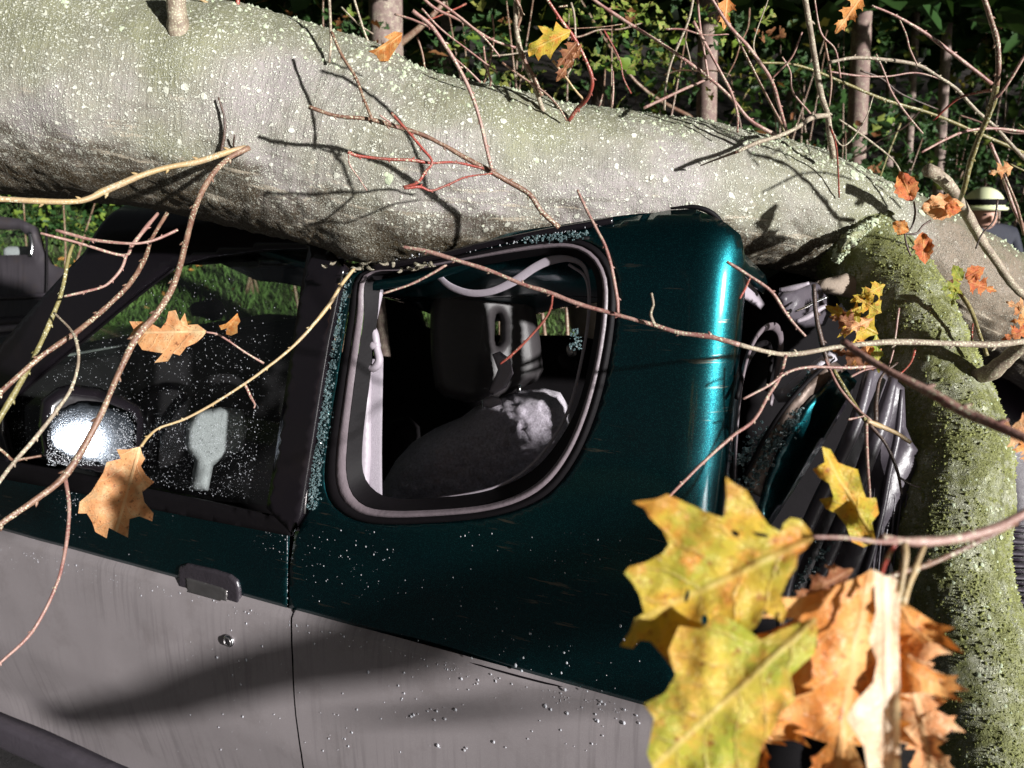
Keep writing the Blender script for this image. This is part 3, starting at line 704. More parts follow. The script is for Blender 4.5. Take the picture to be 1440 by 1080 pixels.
# continuation beyond the fork is browner: a separate piece of trunk sleeve is not needed; lichen + moss crumbs
def scatter_on(name, Vs, parent, n, size, mat, cond, flat=.35, seed=1, sides=6):
    rn = random.Random(seed); me_v = []; me_f = []; root = getroot(parent)
    allv = [(v, i) for i, v in enumerate(Vs)]
    cnt = 0; tries = 0
    while cnt < n and tries < n * 30:
        tries += 1
        i = rn.randrange(len(Vs)); p, nn = Vs[i]
        if not cond(p, nn, rn): continue
        cnt += 1
        s = size * (rn.random() ** 2 * 1.6 + .35); t1 = nn.orthogonal().normalized(); t2 = nn.cross(t1)
        p = p + t1 * rn.uniform(-.01, .01) + t2 * rn.uniform(-.01, .01)
        b = len(me_v); ph = rn.uniform(0, 6)
        for k in range(sides):
            a = ph + 2 * math.pi * k / sides; r = s * rn.uniform(.55, 1.2)
            me_v.append(p + t1 * math.cos(a) * r + t2 * math.sin(a) * r - nn * .0012)
        me_v.append(p + nn * s * flat)
        for k in range(sides): me_f.append((b + k, b + (k + 1) % sides, b + sides))
    o = mk(name, [v - root.location for v in me_v], me_f, mat, parent, flat=False); o['kind'] = 'stuff'; return o
def surf(Vs, c, S_):
    out = []
    for i in range(0, len(Vs)):
        ring = min(i // S_, len(c) - 1); out.append((Vs[i], (Vs[i] - c[ring]).normalized()))
    return out
tsurf = [q for q in surf(TV, TC, TS) if q[1].y < .45 and -1.6 < q[0].x < 1.9]
lsurf = [q for q in surf(LV, LC, LS) if q[1].y < .6 and q[0].z > .5]
M['lichen'] = m_plain('pale_crusty_lichen', (0.62, 0.64, 0.52), .9, 0, .8, 250, .25)
M['moss'] = m_plain('olive_moss', (0.21, 0.225, 0.075), .95, 0, 0, 90, .7)
M['mossy_lichen'] = m_plain('green_white_lichen', (0.46, 0.52, 0.36), .9, 0, .6, 250, .3)
dn = lambda p: noise.fractal(p * 7, .6, 2, 3)
scatter_on('lichen', tsurf, trunk, 1700, .0019, M['lichen'], lambda p, n, r: n.z > -.6 and -.3 < p.x < .93 and dn(p) + r.uniform(-.3, .3) > 0.05 + max(0, -p.x) * .25, .3, 2)
scatter_on('lichen', tsurf, trunk, 110, .0075, M['mossy_lichen'], lambda p, n, r: n.z > -.2 and dn(p) > .05, .22, 12, 9)
scatter_on('moss', tsurf, trunk, 2600, .0034, M['mossy_lichen'], lambda p, n, r: n.z > .60 and r.random() < .8, .8, 3)
scatter_on('moss', lsurf, limb, 15000, .0021, M['moss'], lambda p, n, r: dn(p * 1.3) + r.uniform(-.4, .4) > -.05, 1.0, 4, 5)
scatter_on('lichen', lsurf, limb, 1100, .0026, M['mossy_lichen'], lambda p, n, r: dn(p * 2.1) > -.1, .5, 5)
# rough bark collar ridge at the fork
cr = [P(1178, 362, 1.74), P(1192, 338, 1.70), P(1215, 322, 1.73), P(1240, 310, 1.77), P(1262, 298, 1.83), P(1285, 285, 1.90)]
csf = []
for i in range(60):
    f = i / 59 * (len(cr) - 1); k = min(int(f), len(cr) - 2); p = cr[k].lerp(cr[k + 1], f - k)
    for _ in range(22):
        nn = Vector((random.uniform(-1, .6), random.uniform(-1, 0), random.uniform(-.6, 1))).normalized(); csf.append((p + nn * random.uniform(.005, .014), nn))
tube('bark_ridge', cr, [.006, .013, .010, .013, .009, .004], M['bark_moss'], ft, 14, rough=1.3, sub=8)
scatter_on('lichen', csf, trunk, 900, .0034, M['mossy_lichen'], lambda p, n, r: True, .5, 6)
# torn splinters and scrape where the trunk hits the roof edge
for k in range(16):
    x = random.uniform(455, 620); p = P(x, 366 + random.uniform(0, 12), 1.54 + random.uniform(0, .05)); q = p + Vector((random.uniform(-.02, .03), random.uniform(-.02, .01), random.uniform(-.008, .006)))
    tube('bark_shred', [p, (p + q) / 2 + Vector((0, 0, -.003)), q], [.004, .003, .0006], M['bark_brown'], ft, 5, sub=2)

# branches and twigs: (material, [(x, y)], depth0, depth1, w0, w1) widths are photo pixels
BR = [
 ('t_grey', [(247, -30), (249, 20), (254, 55), (262, 90), (272, 108)], 1.44, 1.52, 33, 44),
 ('t_brown', [(350, 208), (322, 222), (295, 250), (275, 290), (262, 340), (247, 395), (222, 440), (192, 475), (165, 530), (138, 590), (95, 665), (50, 702), (0, 738), (-60, 790)], 1.47, 1.12, 9, 11),
 ('t_pink', [(92, 672), (97, 715), (92, 770), (78, 825), (45, 888), (0, 932), (-40, 970)], 1.2, 1.05, 6, 5),
 ('t_pale', [(345, 208), (322, 214), (280, 228), (236, 236), (195, 248), (150, 268), (115, 282), (60, 283), (0, 281), (-60, 283)], 1.47, 1.3, 9, 11),
 ('t_dark', [(307, 137), (315, 165), (316, 190), (311, 214)], 1.46, 1.48, 3, 5),
 ('t_dark', [(330, 190), (328, 205), (335, 214)], 1.46, 1.49, 3, 4),
 ('t_dark', [(72, 131), (86, 141), (97, 146), (108, 135), (103, 124)], 1.47, 1.47, 4, 3),
 ('t_dark', [(84, 150), (99, 144)], 1.47, 1.47, 5, 5),
 ('t_brown', [(235, 300), (214, 335), (203, 365), (180, 402), (140, 440), (105, 468), (55, 503), (0, 552), (-40, 590)], 1.45, 1.15, 6, 10),
 ('t_pink', [(57, 328), (110, 341), (172, 359), (186, 344), (205, 320), (222, 300)], 1.3, 1.42, 5, 6),
 ('t_pink', [(79, 324), (130, 337), (182, 343), (205, 341), (228, 333), (250, 323)], 1.3, 1.35, 5, 5),
 ('t_pink', [(178, 358), (172, 378), (158, 394), (144, 404), (118, 410), (90, 417)], 1.3, 1.26, 5, 4),
 ('t_olive', [(110, 330), (98, 360), (86, 410), (70, 455), (52, 495), (38, 522), (15, 560), (-20, 620)], 1.34, 1.2, 4, 11),
 ('t_grey', [(76, 440), (98, 462), (108, 480), (110, 510), (100, 545), (78, 578), (50, 615), (18, 652), (-10, 690)], 1.26, 1.1, 4, 7),
 ('t_brown', [(-10, 624), (8, 638), (18, 648), (35, 645), (58, 641)], 1.1, 1.15, 5, 4),
 ('t_pale', [(498, 378), (480, 400), (462, 430), (437, 462), (410, 490), (375, 518), (345, 540), (300, 568), (258, 590), (225, 601), (208, 615), (198, 628)], 1.42, 1.25, 6, 4),
 ('t_pink', [(371, 511), (345, 495), (322, 480), (306, 470), (290, 467)], 1.36, 1.30, 4, 3),
 ('t_pink', [(345, 541), (352, 558), (358, 568), (357, 574)], 1.33, 1.32, 4, 3),
 ('t_dark', [(322, 474), (318, 462)], 1.30, 1.29, 2, 2),
 # across the trunk
 ('t_brown', [(434, 150), (470, 162), (520, 167), (545, 175), (590, 188), (625, 205), (655, 222), (690, 242), (715, 255), (743, 272), (762, 297), (786, 320)], 1.36, 1.44, 7, 8),
 ('t_grey', [(462, -20), (464, 30), (466, 62), (463, 88)], 1.5, 1.5, 5, 4),
 ('t_brown', [(466, 45), (482, 78), (500, 108), (512, 140), (523, 168)], 1.4, 1.36, 5, 6),
 ('t_red', [(489, 214), (505, 220), (545, 224), (580, 226), (606, 229), (640, 229), (680, 237)], 1.33, 1.39, 6, 4),
 ('t_red', [(550, 159), (565, 175), (578, 190), (592, 208), (607, 228), (598, 242), (586, 257), (567, 263)], 1.35, 1.36, 5, 4),
 ('t_red', [(568, 265), (590, 263), (606, 268), (630, 260), (655, 249), (692, 244)], 1.36, 1.39, 5, 3),
 ('t_pink', [(534, 162), (548, 172), (560, 180)], 1.35, 1.37, 3, 4),
 ('t_pink', [(580, 15), (604, 35), (625, 62), (645, 95), (663, 130), (675, 170), (683, 205), (692, 240)], 1.3, 1.4, 7, 6),
 ('t_pink', [(490, 215), (492, 232), (505, 250), (516, 268)], 1.33, 1.36, 3, 2),
 ('t_pink', [(555, 20), (580, 28), (607, 40), (615, 45)], 1.35, 1.35, 4, 3),
 ('t_pink', [(588, -10), (612, 12), (650, 30), (690, 55), (725, 67)], 1.5, 1.55, 5, 4),
 ('t_pink', [(596, -12), (640, 20), (680, 52), (703, 80)], 1.5, 1.55, 5, 3),
 ('t_pink', [(593, 12), (620, 40), (660, 72), (700, 102)], 1.5, 1.55, 4, 3),
 ('t_brown', [(706, 88), (735, 108), (765, 128), (785, 150), (797, 170)], 1.5, 1.56, 4, 3),
 ('t_pink', [(637, 80), (655, 95), (668, 108), (676, 116)], 1.5, 1.52, 3, 3),
 ('t_pink', [(680, 65), (684, 90), (690, 115), (686, 130)], 1.52, 1.6, 3, 4),
 ('t_brown', [(692, 20), (694, 50), (690, 80), (680, 118)], 1.55, 1.6, 3, 4),
 ('t_grey', [(725, -20), (727, 40), (733, 75), (745, 105), (755, 130), (765, 160)], 1.5, 1.58, 8, 8),
 ('t_brown', [(722, -10), (733, 18), (728, 45), (736, 80), (750, 105), (762, 135)], 1.49, 1.56, 5, 6),
 ('t_red', [(764, -10), (785, 22), (805, 50), (822, 80), (832, 110), (830, 130), (822, 143), (812, 152), (800, 170)], 1.45, 1.58, 5, 7),
 ('t_pale', [(777, 85), (795, 108), (810, 128), (823, 142)], 1.5, 1.55, 4, 4),
 ('t_grey', [(803, 4), (808, 22), (808, 60), (804, 90), (798, 105)], 1.52, 1.52, 4, 3),
 ('t_pink', [(828, -5), (855, 14), (885, 34), (925, 58), (965, 85), (1000, 112), (1030, 140), (1055, 168), (1090, 190)], 1.55, 1.62, 5, 6),
 ('t_brown', [(875, 34), (850, 37), (815, 40), (800, 40)], 1.52, 1.52, 2, 2),
 ('t_grey', [(976, -10), (970, 25), (955, 60), (943, 90), (936, 120), (934, 155)], 1.6, 1.68, 5, 4),
 ('t_pink', [(980, -10), (985, 40), (992, 80), (996, 110)], 1.55, 1.58, 4, 4),
 ('t_pink', [(975, 30), (992, 60), (1010, 95), (1028, 130), (1036, 160), (1037, 186)], 1.5, 1.62, 5, 4),
 ('t_pink', [(996, -10), (1025, 35), (1055, 68), (1085, 112), (1096, 150), (1108, 190)], 1.45, 1.62, 5, 5),
 ('t_brown', [(1007, 0), (1040, 60), (1075, 128), (1100, 175)], 1.6, 1.68, 3, 4),
 ('t_pink', [(905, 152), (935, 138), (965, 124), (996, 111)], 1.6, 1.6, 5, 4),
 ('t_pink', [(936, 41), (960, 42), (990, 50), (1025, 48)], 1.5, 1.5, 3, 2),
 ('t_grey', [(964, 58), (970, 80), (975, 105)], 1.6, 1.6, 3, 3),
 ('t_pink', [(862, 100), (863, 125), (861, 148)], 1.62, 1.62, 3, 4),
 ('t_brown', [(785, 10), (798, 8)], 1.5, 1.5, 3, 3),
 ('t_grey', [(1129, -20), (1138, 30), (1146, 80), (1155, 130), (1163, 160), (1166, 190), (1172, 222)], 1.55, 1.70, 8, 10),
 ('t_grey', [(1037, 213), (1065, 200), (1095, 192), (1120, 180), (1142, 166), (1165, 162)], 1.52, 1.62, 6, 9),
 ('t_brown', [(985, 233), (1010, 223), (1037, 213)], 1.60, 1.52, 2, 5),
 ('t_pink', [(1144, -10), (1155, 45), (1175, 70), (1182, 110)], 1.7, 1.75, 3, 3),
 ('t_pink', [(1128, 45), (1113, 80), (1085, 111)], 1.5, 1.55, 3, 3),
 ('t_brown', [(1160, 60), (1168, 110), (1166, 150)], 1.7, 1.7, 4, 3),
 ('t_red', [(1167, 178), (1174, 200), (1178, 230), (1180, 278)], 1.6, 1.72, 4, 3),
 ('t_grey', [(1165, 88), (1200, 81), (1245, 84), (1290, 92), (1320, 108), (1345, 126), (1372, 155), (1400, 178), (1436, 218), (1470, 250)], 1.5, 1.6, 5, 6),
 ('t_pink', [(1265, 28), (1274, 48), (1280, 70), (1290, 92)], 1.5, 1.5, 3, 3),
 ('t_pink', [(1226, 8), (1260, 22), (1300, 45), (1340, 75), (1395, 118)], 1.35, 1.4, 4, 6),
 ('t_brown', [(1378, -20), (1392, 25), (1402, 60), (1403, 100), (1401, 120)], 1.3, 1.36, 8, 9),
 ('t_olive', [(1401, 118), (1396, 145), (1380, 185), (1365, 225), (1355, 265), (1350, 280)], 1.36, 1.6, 10, 8),
 ('t_pink', [(1398, 140), (1415, 120), (1440, 80), (1460, 50)], 1.36, 1.3, 6, 5),
 ('t_pink', [(1296, 214), (1330, 196), (1360, 184), (1400, 180), (1460, 188)], 1.45, 1.5, 4, 5),
 ('t_red', [(1312, 170), (1345, 140), (1375, 130), (1395, 127)], 1.5, 1.4, 3, 5),
 ('t_olive', [(1064, 88), (1120, 92), (1180, 113), (1245, 140), (1310, 160), (1370, 185), (1440, 215)], 1.75, 1.8, 4, 6),
 ('t_pink', [(1232, 76), (1243, 102), (1255, 130), (1278, 165), (1298, 188)], 1.7, 1.72, 3, 3),
 ('t_grey', [(1228, 135), (1215, 170), (1185, 205), (1160, 160)], 1.7, 1.7, 2, 3),
 ('t_grey', [(1180, 168), (1220, 195), (1255, 225), (1270, 250)], 1.72, 1.8, 3, 3),
 ('t_pink', [(1100, 80), (1112, 100), (1115, 130), (1140, 160)], 1.65, 1.68, 3, 3),
 ('t_olive', [(1030, 40), (1060, 100), (1090, 160), (1108, 195)], 1.7, 1.72, 3, 4),
 ('t_grey', [(1068, 88), (1060, 60), (1080, 0)], 1.7, 1.7, 3, 2),
 # brown broken branch beside the helmet and stubs at the right
 ('t_grey', [(1304, 238), (1325, 252), (1345, 275), (1362, 305), (1378, 335), (1398, 365), (1425, 400), (1450, 425)], 1.62, 1.78, 20, 12),
 ('t_grey', [(1366, 530), (1395, 522), (1420, 500), (1445, 478), (1480, 450)], 1.52, 1.40, 24, 28),
 ('t_brown', [(1412, 245), (1430, 290), (1440, 330)], 1.5, 1.55, 4, 5),
 ('t_pink', [(1392, 200), (1408, 240), (1425, 290), (1445, 330)], 1.6, 1.62, 5, 7),
 ('t_olive', [(1345, 405), (1365, 435), (1378, 470), (1388, 500)], 1.55, 1.5, 7, 6),
 ('t_red', [(1368, 455), (1366, 470), (1366, 482)], 1.52, 1.5, 3, 3),
 ('t_dark', [(1403, 280), (1398, 310), (1380, 330), (1372, 350)], 1.6, 1.62, 3, 3),
 # twig over the quarter window
 ('t_grey', [(1455, 478), (1400, 484), (1340, 483), (1260, 481), (1185, 487), (1120, 497), (1085, 496), (1040, 485)], 1.30, 1.12, 10, 8),
 ('t_pink', [(1040, 485), (1000, 474), (955, 467), (920, 458), (870, 443), (815, 428), (775, 412), (735, 400), (690, 382), (640, 366), (600, 353), (565, 347)], 1.12, 1.20, 8, 6),
 ('t_pink', [(628, 372), (605, 386), (575, 400), (538, 413)], 1.2, 1.2, 4, 4),
 ('t_red', [(777, 415), (775, 432), (765, 450), (740, 480), (718, 500), (703, 512)], 1.16, 1.2, 4, 4),
 ('t_grey', [(921, 458), (915, 442), (919, 428), (916, 412)], 1.13, 1.12, 5, 4),
 ('t_pink', [(812, 267), (820, 285), (835, 315), (850, 345), (860, 375), (867, 420), (869, 440)], 1.16, 1.14, 4, 6),
 ('t_pink', [(1105, 500), (1096, 530), (1080, 558), (1060, 590), (1028, 615), (990, 650), (960, 680), (938, 700), (918, 720)], 1.1, .95, 6, 5),
 ('t_pink', [(1235, 515), (1190, 517), (1140, 516), (1108, 524), (1080, 543), (1045, 561)], 1.1, 1.05, 5, 4),
 ('t_pink', [(1022, 368), (1055, 388), (1085, 410), (1105, 440), (1120, 460), (1133, 473)], 1.12, 1.12, 6, 4),
 ('t_red', [(1055, 390), (1048, 405), (1040, 420)], 1.12, 1.11, 3, 4),
 ('t_pink', [(1185, 480), (1215, 503), (1250, 522), (1300, 548), (1350, 575), (1400, 598), (1450, 620)], .72, .60, 10, 17),
 # lower right twigs in front of the tail
 ('t_dark', [(1144, 400), (1147, 440), (1155, 480), (1165, 515), (1175, 535)], 1.3, 1.28, 8, 7),
 ('t_olive', [(1172, 520), (1190, 550), (1205, 575), (1218, 592)], 1.28, 1.22, 7, 7),
 ('t_pink', [(1160, 505), (1180, 545), (1205, 575), (1225, 592)], 1.26, 1.22, 4, 5),
 ('t_pale', [(1218, 592), (1240, 600), (1260, 610), (1280, 622)], 1.22, 1.24, 9, 6),
 ('t_dark', [(1232, 592), (1232, 560), (1240, 530), (1262, 510)], 1.22, 1.26, 7, 4),
 ('t_pink', [(1218, 595), (1220, 640), (1223, 690), (1224, 740)], 1.22, 1.15, 6, 5),
 ('t_dark', [(1222, 596), (1245, 625), (1262, 660), (1268, 695)], 1.22, 1.2, 7, 4),
 ('t_dark', [(1266, 672), (1280, 680), (1294, 685)], 1.21, 1.22, 4, 3),
 ('t_pink', [(1264, 433), (1260, 460), (1256, 490), (1250, 515)], 1.3, 1.3, 4, 3),
 ('t_red', [(1287, 490), (1280, 510), (1262, 530)], 1.3, 1.25, 4, 3),
 ('t_pink', [(1196, 530), (1215, 520), (1235, 517)], 1.2, 1.2, 4, 3),
 ('t_pink', [(1192, 590), (1205, 587), (1215, 585)], 1.22, 1.22, 4, 3),
 # foreground bearing the big leaves
 ('t_pink', [(1470, 708), (1440, 722), (1410, 738), (1375, 750), (1330, 760), (1290, 762), (1262, 760), (1240, 757)], .56, .52, 17, 13),
 ('t_brown', [(1430, 735), (1370, 765), (1310, 792), (1270, 805), (1225, 820), (1180, 838), (1165, 860)], .60, .56, 9, 8),
 ('t_pink', [(1262, 762), (1232, 762), (1190, 757), (1143, 755)], .52, .50, 8, 6),
 ('t_pale', [(1272, 764), (1272, 790), (1262, 850), (1250, 930)], .52, .50, 10, 8),
 ('t_pale', [(1300, 768), (1285, 800), (1268, 850)], .53, .51, 7, 9),
 ('t_red', [(1258, 765), (1245, 790), (1232, 830)], .52, .53, 8, 6),
 ('t_pale', [(1293, 795), (1278, 825), (1268, 870)], .55, .55, 7, 7),
 # twigs at the upper left of the trunk
 ('t_red', [(333, -20), (335, 0), (334, 22), (338, 40)], 1.55, 1.56, 7, 8),
 ('t_pale', [(262, -12), (290, 4), (315, 12), (335, 25)], 1.52, 1.55, 5, 4),
 ('t_grey', [(497, -5), (508, 30), (518, 58), (530, 70), (570, 95)], 1.6, 1.65, 4, 3),
 ('t_grey', [(480, 10), (505, 35), (525, 48)], 1.62, 1.62, 3, 3),
 ('t_brown', [(587, 52), (594, 75), (598, 100)], 1.6, 1.62, 3, 3),
 ('t_dark', [(663, 192), (672, 183), (695, 180), (697, 175)], 1.58, 1.57, 3, 3),
 ('t_dark', [(755, 224), (762, 218), (772, 216)], 1.6, 1.6, 3, 3),
]
def twigpts(mat, pts, d0, d1, w0, w1, parent, nm='branch'):
    n = len(pts); W3 = []; Rr = []
    for i, (x, y) in enumerate(pts):
        f = i / (n - 1); d = d0 + (d1 - d0) * f; j = .9 if 0 < i < n - 1 else 0
        W3.append(P(x + random.uniform(-j, j), y + random.uniform(-j, j), d)); w = (w0 + (w1 - w0) * f) * random.uniform(.9, 1.22)
        Rr.append(w * .41 / FP * d)
    o = tube(nm, W3, Rr, M[mat], parent, 8 if max(w0, w1) < 15 else 14, rough=.22, sub=6)
    return o, W3, Rr
def buds(W3, Rr, mat, parent, every=2):
    for i in range(1, len(W3) - 1, 1):
        p = W3[i]; t = (W3[i + 1] - W3[i - 1]).normalized(); s = t.cross(Vector((0, 1, 0))).normalized() * random.choice((-1, 1))
        r = Rr[i]; q = p + s * r * 1.9 + t * r * 1.4
        tube('bud', [p + s * r * .5, (p + q) / 2 + s * r * .3, q], [r * .55, r * .5, r * .1], M[mat], parent, 5, sub=2)
for mat, pts, d0, d1, w0, w1 in BR:
    o, W3, Rr = twigpts(mat, pts, d0, d1, w0, w1, ft)
    if len(pts) >= 5 and w0 < 15: buds(W3, Rr, mat, o, 2)
# thin random tangle beyond the trunk
rn = random.Random(21)
for k in range(17):
    x = rn.choice([rn.uniform(560, 860), rn.uniform(880, 1440), rn.uniform(1050, 1440)]); y = rn.uniform(-20, 140) + max(0, (x - 1000) * .22)
    a = rn.uniform(-.3, 1.2) if rn.random() < .6 else rn.uniform(1.4, 3.0); l = rn.uniform(60, 190); pts = [(x, y)]
    for q in range(4):
        a += rn.uniform(-.35, .35); pts.append((pts[-1][0] + math.cos(a) * l / 4, pts[-1][1] + math.sin(a) * l / 4))
    d = rn.uniform(2.1, 3.2)
    twigpts(rn.choice(['t_pink', 't_brown', 't_grey', 't_olive', 't_red', 't_dark']), pts, d, d + rn.uniform(-.2, .2), 3.2, 2.2, ft, 'twig')
# the limb's shoot that hangs right of the view and shades the flank
def cast(px, py, k, off=.0):      # a point towards the lamp from the spot on the flank where its shade falls
    a_, z_ = S(px, py, .01); return W(a_, profs(z_), z_) + sdir * k
for pl, rads in (([(90, 1010), (300, 955), (500, 912), (700, 862), (960, 800), (1180, 730)], [.038, .055, .068, .08, .085, .09]),
                 ([(470, 1010), (620, 1000), (760, 985), (980, 985)], [.006, .018, .012, .02])):
    pp = [cast(x, y, 3.0) for x, y in pl]
    if rads[-1] > .05: pp += [Vector((2.7, -1.1, 1.15)), Vector((2.9, -.5, .7)), Vector((2.2, .5, .35)), Vector((1.0, 1.15, .10))]; rads = rads + [.08, .09, .10, .10]
    tube('branch', pp, rads, M['t_brown'], ft, 12, rough=.2)
# ------------------------------------------------------------------ leaves on the fallen tree
rl = random.Random(11)
L1 = [(1145, 755), (1136, 742), (1126, 731), (1112, 728), (1102, 736), (1098, 748), (1080, 738), (1064, 715), (1050, 690), (1032, 680), (1021, 671), (1022, 700), (1018, 728), (1006, 725), (985, 716), (958, 704), (938, 695), (922, 702), (905, 704), (890, 706), (906, 714), (914, 728), (932, 745), (941, 765), (932, 778), (910, 790), (885, 797), (878, 806), (890, 820), (900, 838), (906, 862), (893, 870), (886, 888), (872, 908), (890, 912), (899, 900), (915, 902), (935, 925), (950, 945), (985, 930), (1010, 915), (1040, 900), (1065, 880), (1075, 858), (1088, 868), (1100, 878), (1106, 860), (1098, 838), (1108, 815), (1120, 798), (1122, 780), (1136, 770)]
hole = lambda x, y, a, b, r=0: [(x + a * math.cos(t) * math.cos(r) - b * math.sin(t) * math.sin(r), y + a * math.cos(t) * math.sin(r) + b * math.sin(t) * math.cos(r)) for t in [k * math.pi / 4 for k in range(8)]]
leaf('leaf', (1145, 755), (882, 880), .50, M['l_yg'], ft, traced=L1, curl=.12, fold=.16, step=.03, wave=.03, holes=[hole(1034, 750, 7, 4, .6), hole(1070, 752, 12, 3, .2), hole(966, 838, 3, 10, .2), hole(991, 872, 5, 8)])
L2 = [(1148, 868), (1150, 890), (1145, 920), (1128, 935), (1112, 950), (1118, 985), (1100, 1000), (1085, 1030), (1070, 1050), (1060, 1100), (1010, 1110), (975, 1090), (930, 1110), (910, 1060), (920, 1010), (905, 990), (935, 975), (950, 950), (940, 915), (955, 880), (985, 885), (1010, 862), (1045, 880), (1070, 900), (1100, 885), (1125, 875)]
leaf('leaf', (1150, 866), (950, 1050), .475, M['l_yg2'], ft, traced=L2, curl=.1, fold=-.10, step=.035, wave=.03)
leaf('leaf', (1225, 800), (1165, 1150), .54, M['l_orange'], ft, outline=oak_outline(4, .98, rnd=rl, depth=.6), curl=.1, fold=.25, step=.045, wave=.06)
L4 = [(1228, 800), (1245, 810), (1262, 815), (1266, 850), (1264, 900), (1266, 960), (1266, 1020), (1266, 1110), (1225, 1110), (1215, 1050), (1190, 1010), (1205, 985), (1228, 960), (1234, 930), (1222, 900), (1232, 860)]
leaf('leaf', (1246, 806), (1250, 1110), .50, M['l_blown'], ft, traced=L4, curl=.1, fold=.2, step=.045, depth2=.47)  # overlit half of the orange leaf, its glare painted as pale colour
leaf('leaf', (1262, 865), (1320, 1130), .56, M['l_pale'], ft, outline=oak_outline(4, .62, rnd=rl, depth=.6), curl=.2, fold=.4, step=.05, wave=.06)
L5 = [(1232, 762), (1226, 735), (1236, 722), (1232, 700), (1218, 700), (1214, 690), (1206, 660), (1190, 655), (1178, 650), (1168, 632), (1156, 628), (1160, 650), (1143, 660), (1152, 672), (1166, 680), (1172, 698), (1152, 702), (1162, 716), (1176, 722), (1190, 740), (1198, 762), (1215, 770)]
leaf('leaf', (1232, 764), (1160, 636), .78, M['l_yg'], ft, traced=L5, curl=-.2, fold=-.45, step=.06, wave=.08)
leaf('leaf', (1200, 800), (1110, 850), .62, M['l_brown'], ft, outline=oak_outline(3, .5, rnd=rl), curl=.5, fold=.6, wave=.1)
leaf('leaf', (1150, 870), (1120, 1000), .60, M['l_brown'], ft, outline=oak_outline(3, .8, rnd=rl), curl=.4, fold=.5, wave=.1)
leaf('leaf', (1120, 870), (1040, 1110), .58, M['l_orange'], ft, outline=oak_outline(4, .8, rnd=rl, depth=.6), curl=.3, fold=.3, wave=.08)
# left pair
LL = [(290, 466), (276, 458), (262, 456), (259, 445), (250, 452), (245, 437), (236, 437), (234, 452), (228, 462), (216, 455), (204, 452), (190, 450), (181, 455), (186, 464), (180, 477), (194, 482), (207, 498), (219, 494), (229, 500), (218, 508), (236, 508), (240, 500), (248, 495), (252, 500), (262, 488), (274, 478), (282, 480)]
leaf('leaf', (290, 466), (183, 468), 1.30, M['l_pale'], ft, traced=[(x + (1 if i % 3 == 0 else 0), y) for i, (x, y) in enumerate([(290, 466), (278, 456), (264, 457), (259, 440), (253, 452), (247, 436), (236, 438), (234, 452), (226, 462), (212, 455), (200, 452), (182, 452), (187, 463), (180, 477), (192, 480), (199, 492), (212, 494), (229, 497), (216, 510), (236, 508), (243, 497), (252, 500), (262, 488), (276, 482), (284, 474)])], curl=.15, fold=.15, step=.05)
leaf('leaf', (318, 462), (336, 443), 1.29, M['l_orange'], ft, traced=[(318, 462), (311, 464), (308, 458), (318, 455), (324, 450), (331, 443), (334, 440), (338, 452), (334, 458), (334, 468), (325, 472), (318, 470)], curl=.4, fold=.5, step=.15)
leaf('leaf', (197, 628), (160, 757), 1.22, M['l_pale'], ft, traced=[(197, 628), (180, 632), (164, 632), (170, 645), (150, 650), (145, 665), (128, 692), (112, 706), (110, 722), (122, 722), (130, 735), (134, 748), (150, 757), (153, 742), (164, 748), (180, 756), (182, 730), (196, 726), (214, 733), (216, 722), (203, 706), (200, 692), (217, 678), (205, 668), (198, 655), (204, 645), (200, 638)], curl=.15, fold=.18, step=.05)
# red-brown beech-like leaves by the fork
for b, t, w, m, dd in (((1283, 283), (1265, 240), .75, 'l_red', 1.5), ((1295, 293), (1357, 288), .6, 'l_pale', 1.48), ((1328, 290), (1352, 296), .9, 'l_red', 1.46), ((1278, 325), (1254, 313), .8, 'l_orange', 1.5), ((1297, 326), (1301, 372), .62, 'l_red', 1.48)):
    leaf('leaf', b, t, dd, M[m], ft, outline=oval_outline(w, 11, .05, rl), curl=.4, fold=.35, wave=.07, step=.09)
for pts in ([(1285, 283), (1286, 300), (1282, 320), (1272, 328), (1262, 330)], [(1270, 328), (1288, 328), (1297, 318), (1308, 310)], [(1272, 328), (1275, 345), (1281, 360)]):
    twigpts('t_dark', pts, 1.52, 1.53, 3, 4, ft)
for b, t, m, o_, dd in (((1353, 395), (1340, 372), 'l_green', 'o', 1.5), ((1357, 392), (1385, 376), 'l_red', 'o', 1.5), ((1352, 398), (1322, 408), 'l_green', 'k', 1.48), ((1346, 402), (1338, 432), 'l_green', 'k', 1.48), ((1360, 395), (1402, 410), 'l_red', 'k', 1.5),
                        ((1350, 400), (1334, 395), 'l_brown', 'o', 1.49), ((1452, 440), (1414, 424), 'l_pale', 'k', 1.35), ((1450, 462), (1408, 478), 'l_red', 'k', 1.34), ((1452, 450), (1420, 452), 'l_orange', 'k', 1.33),
                        ((1470, 625), (1395, 592), 'l_pale', 'k', .9), ((1460, 650), (1425, 600), 'l_orange', 'k', .92), ((1425, 235), (1390, 245), 'l_pale', 'k', 1.55)):
    leaf('leaf', b, t, dd, M[m], ft, outline=(oval_outline(.7, 9, .06, rl) if o_ == 'o' else oak_outline(3, .75, rnd=rl)), curl=.3, fold=.3, wave=.06, step=.1)
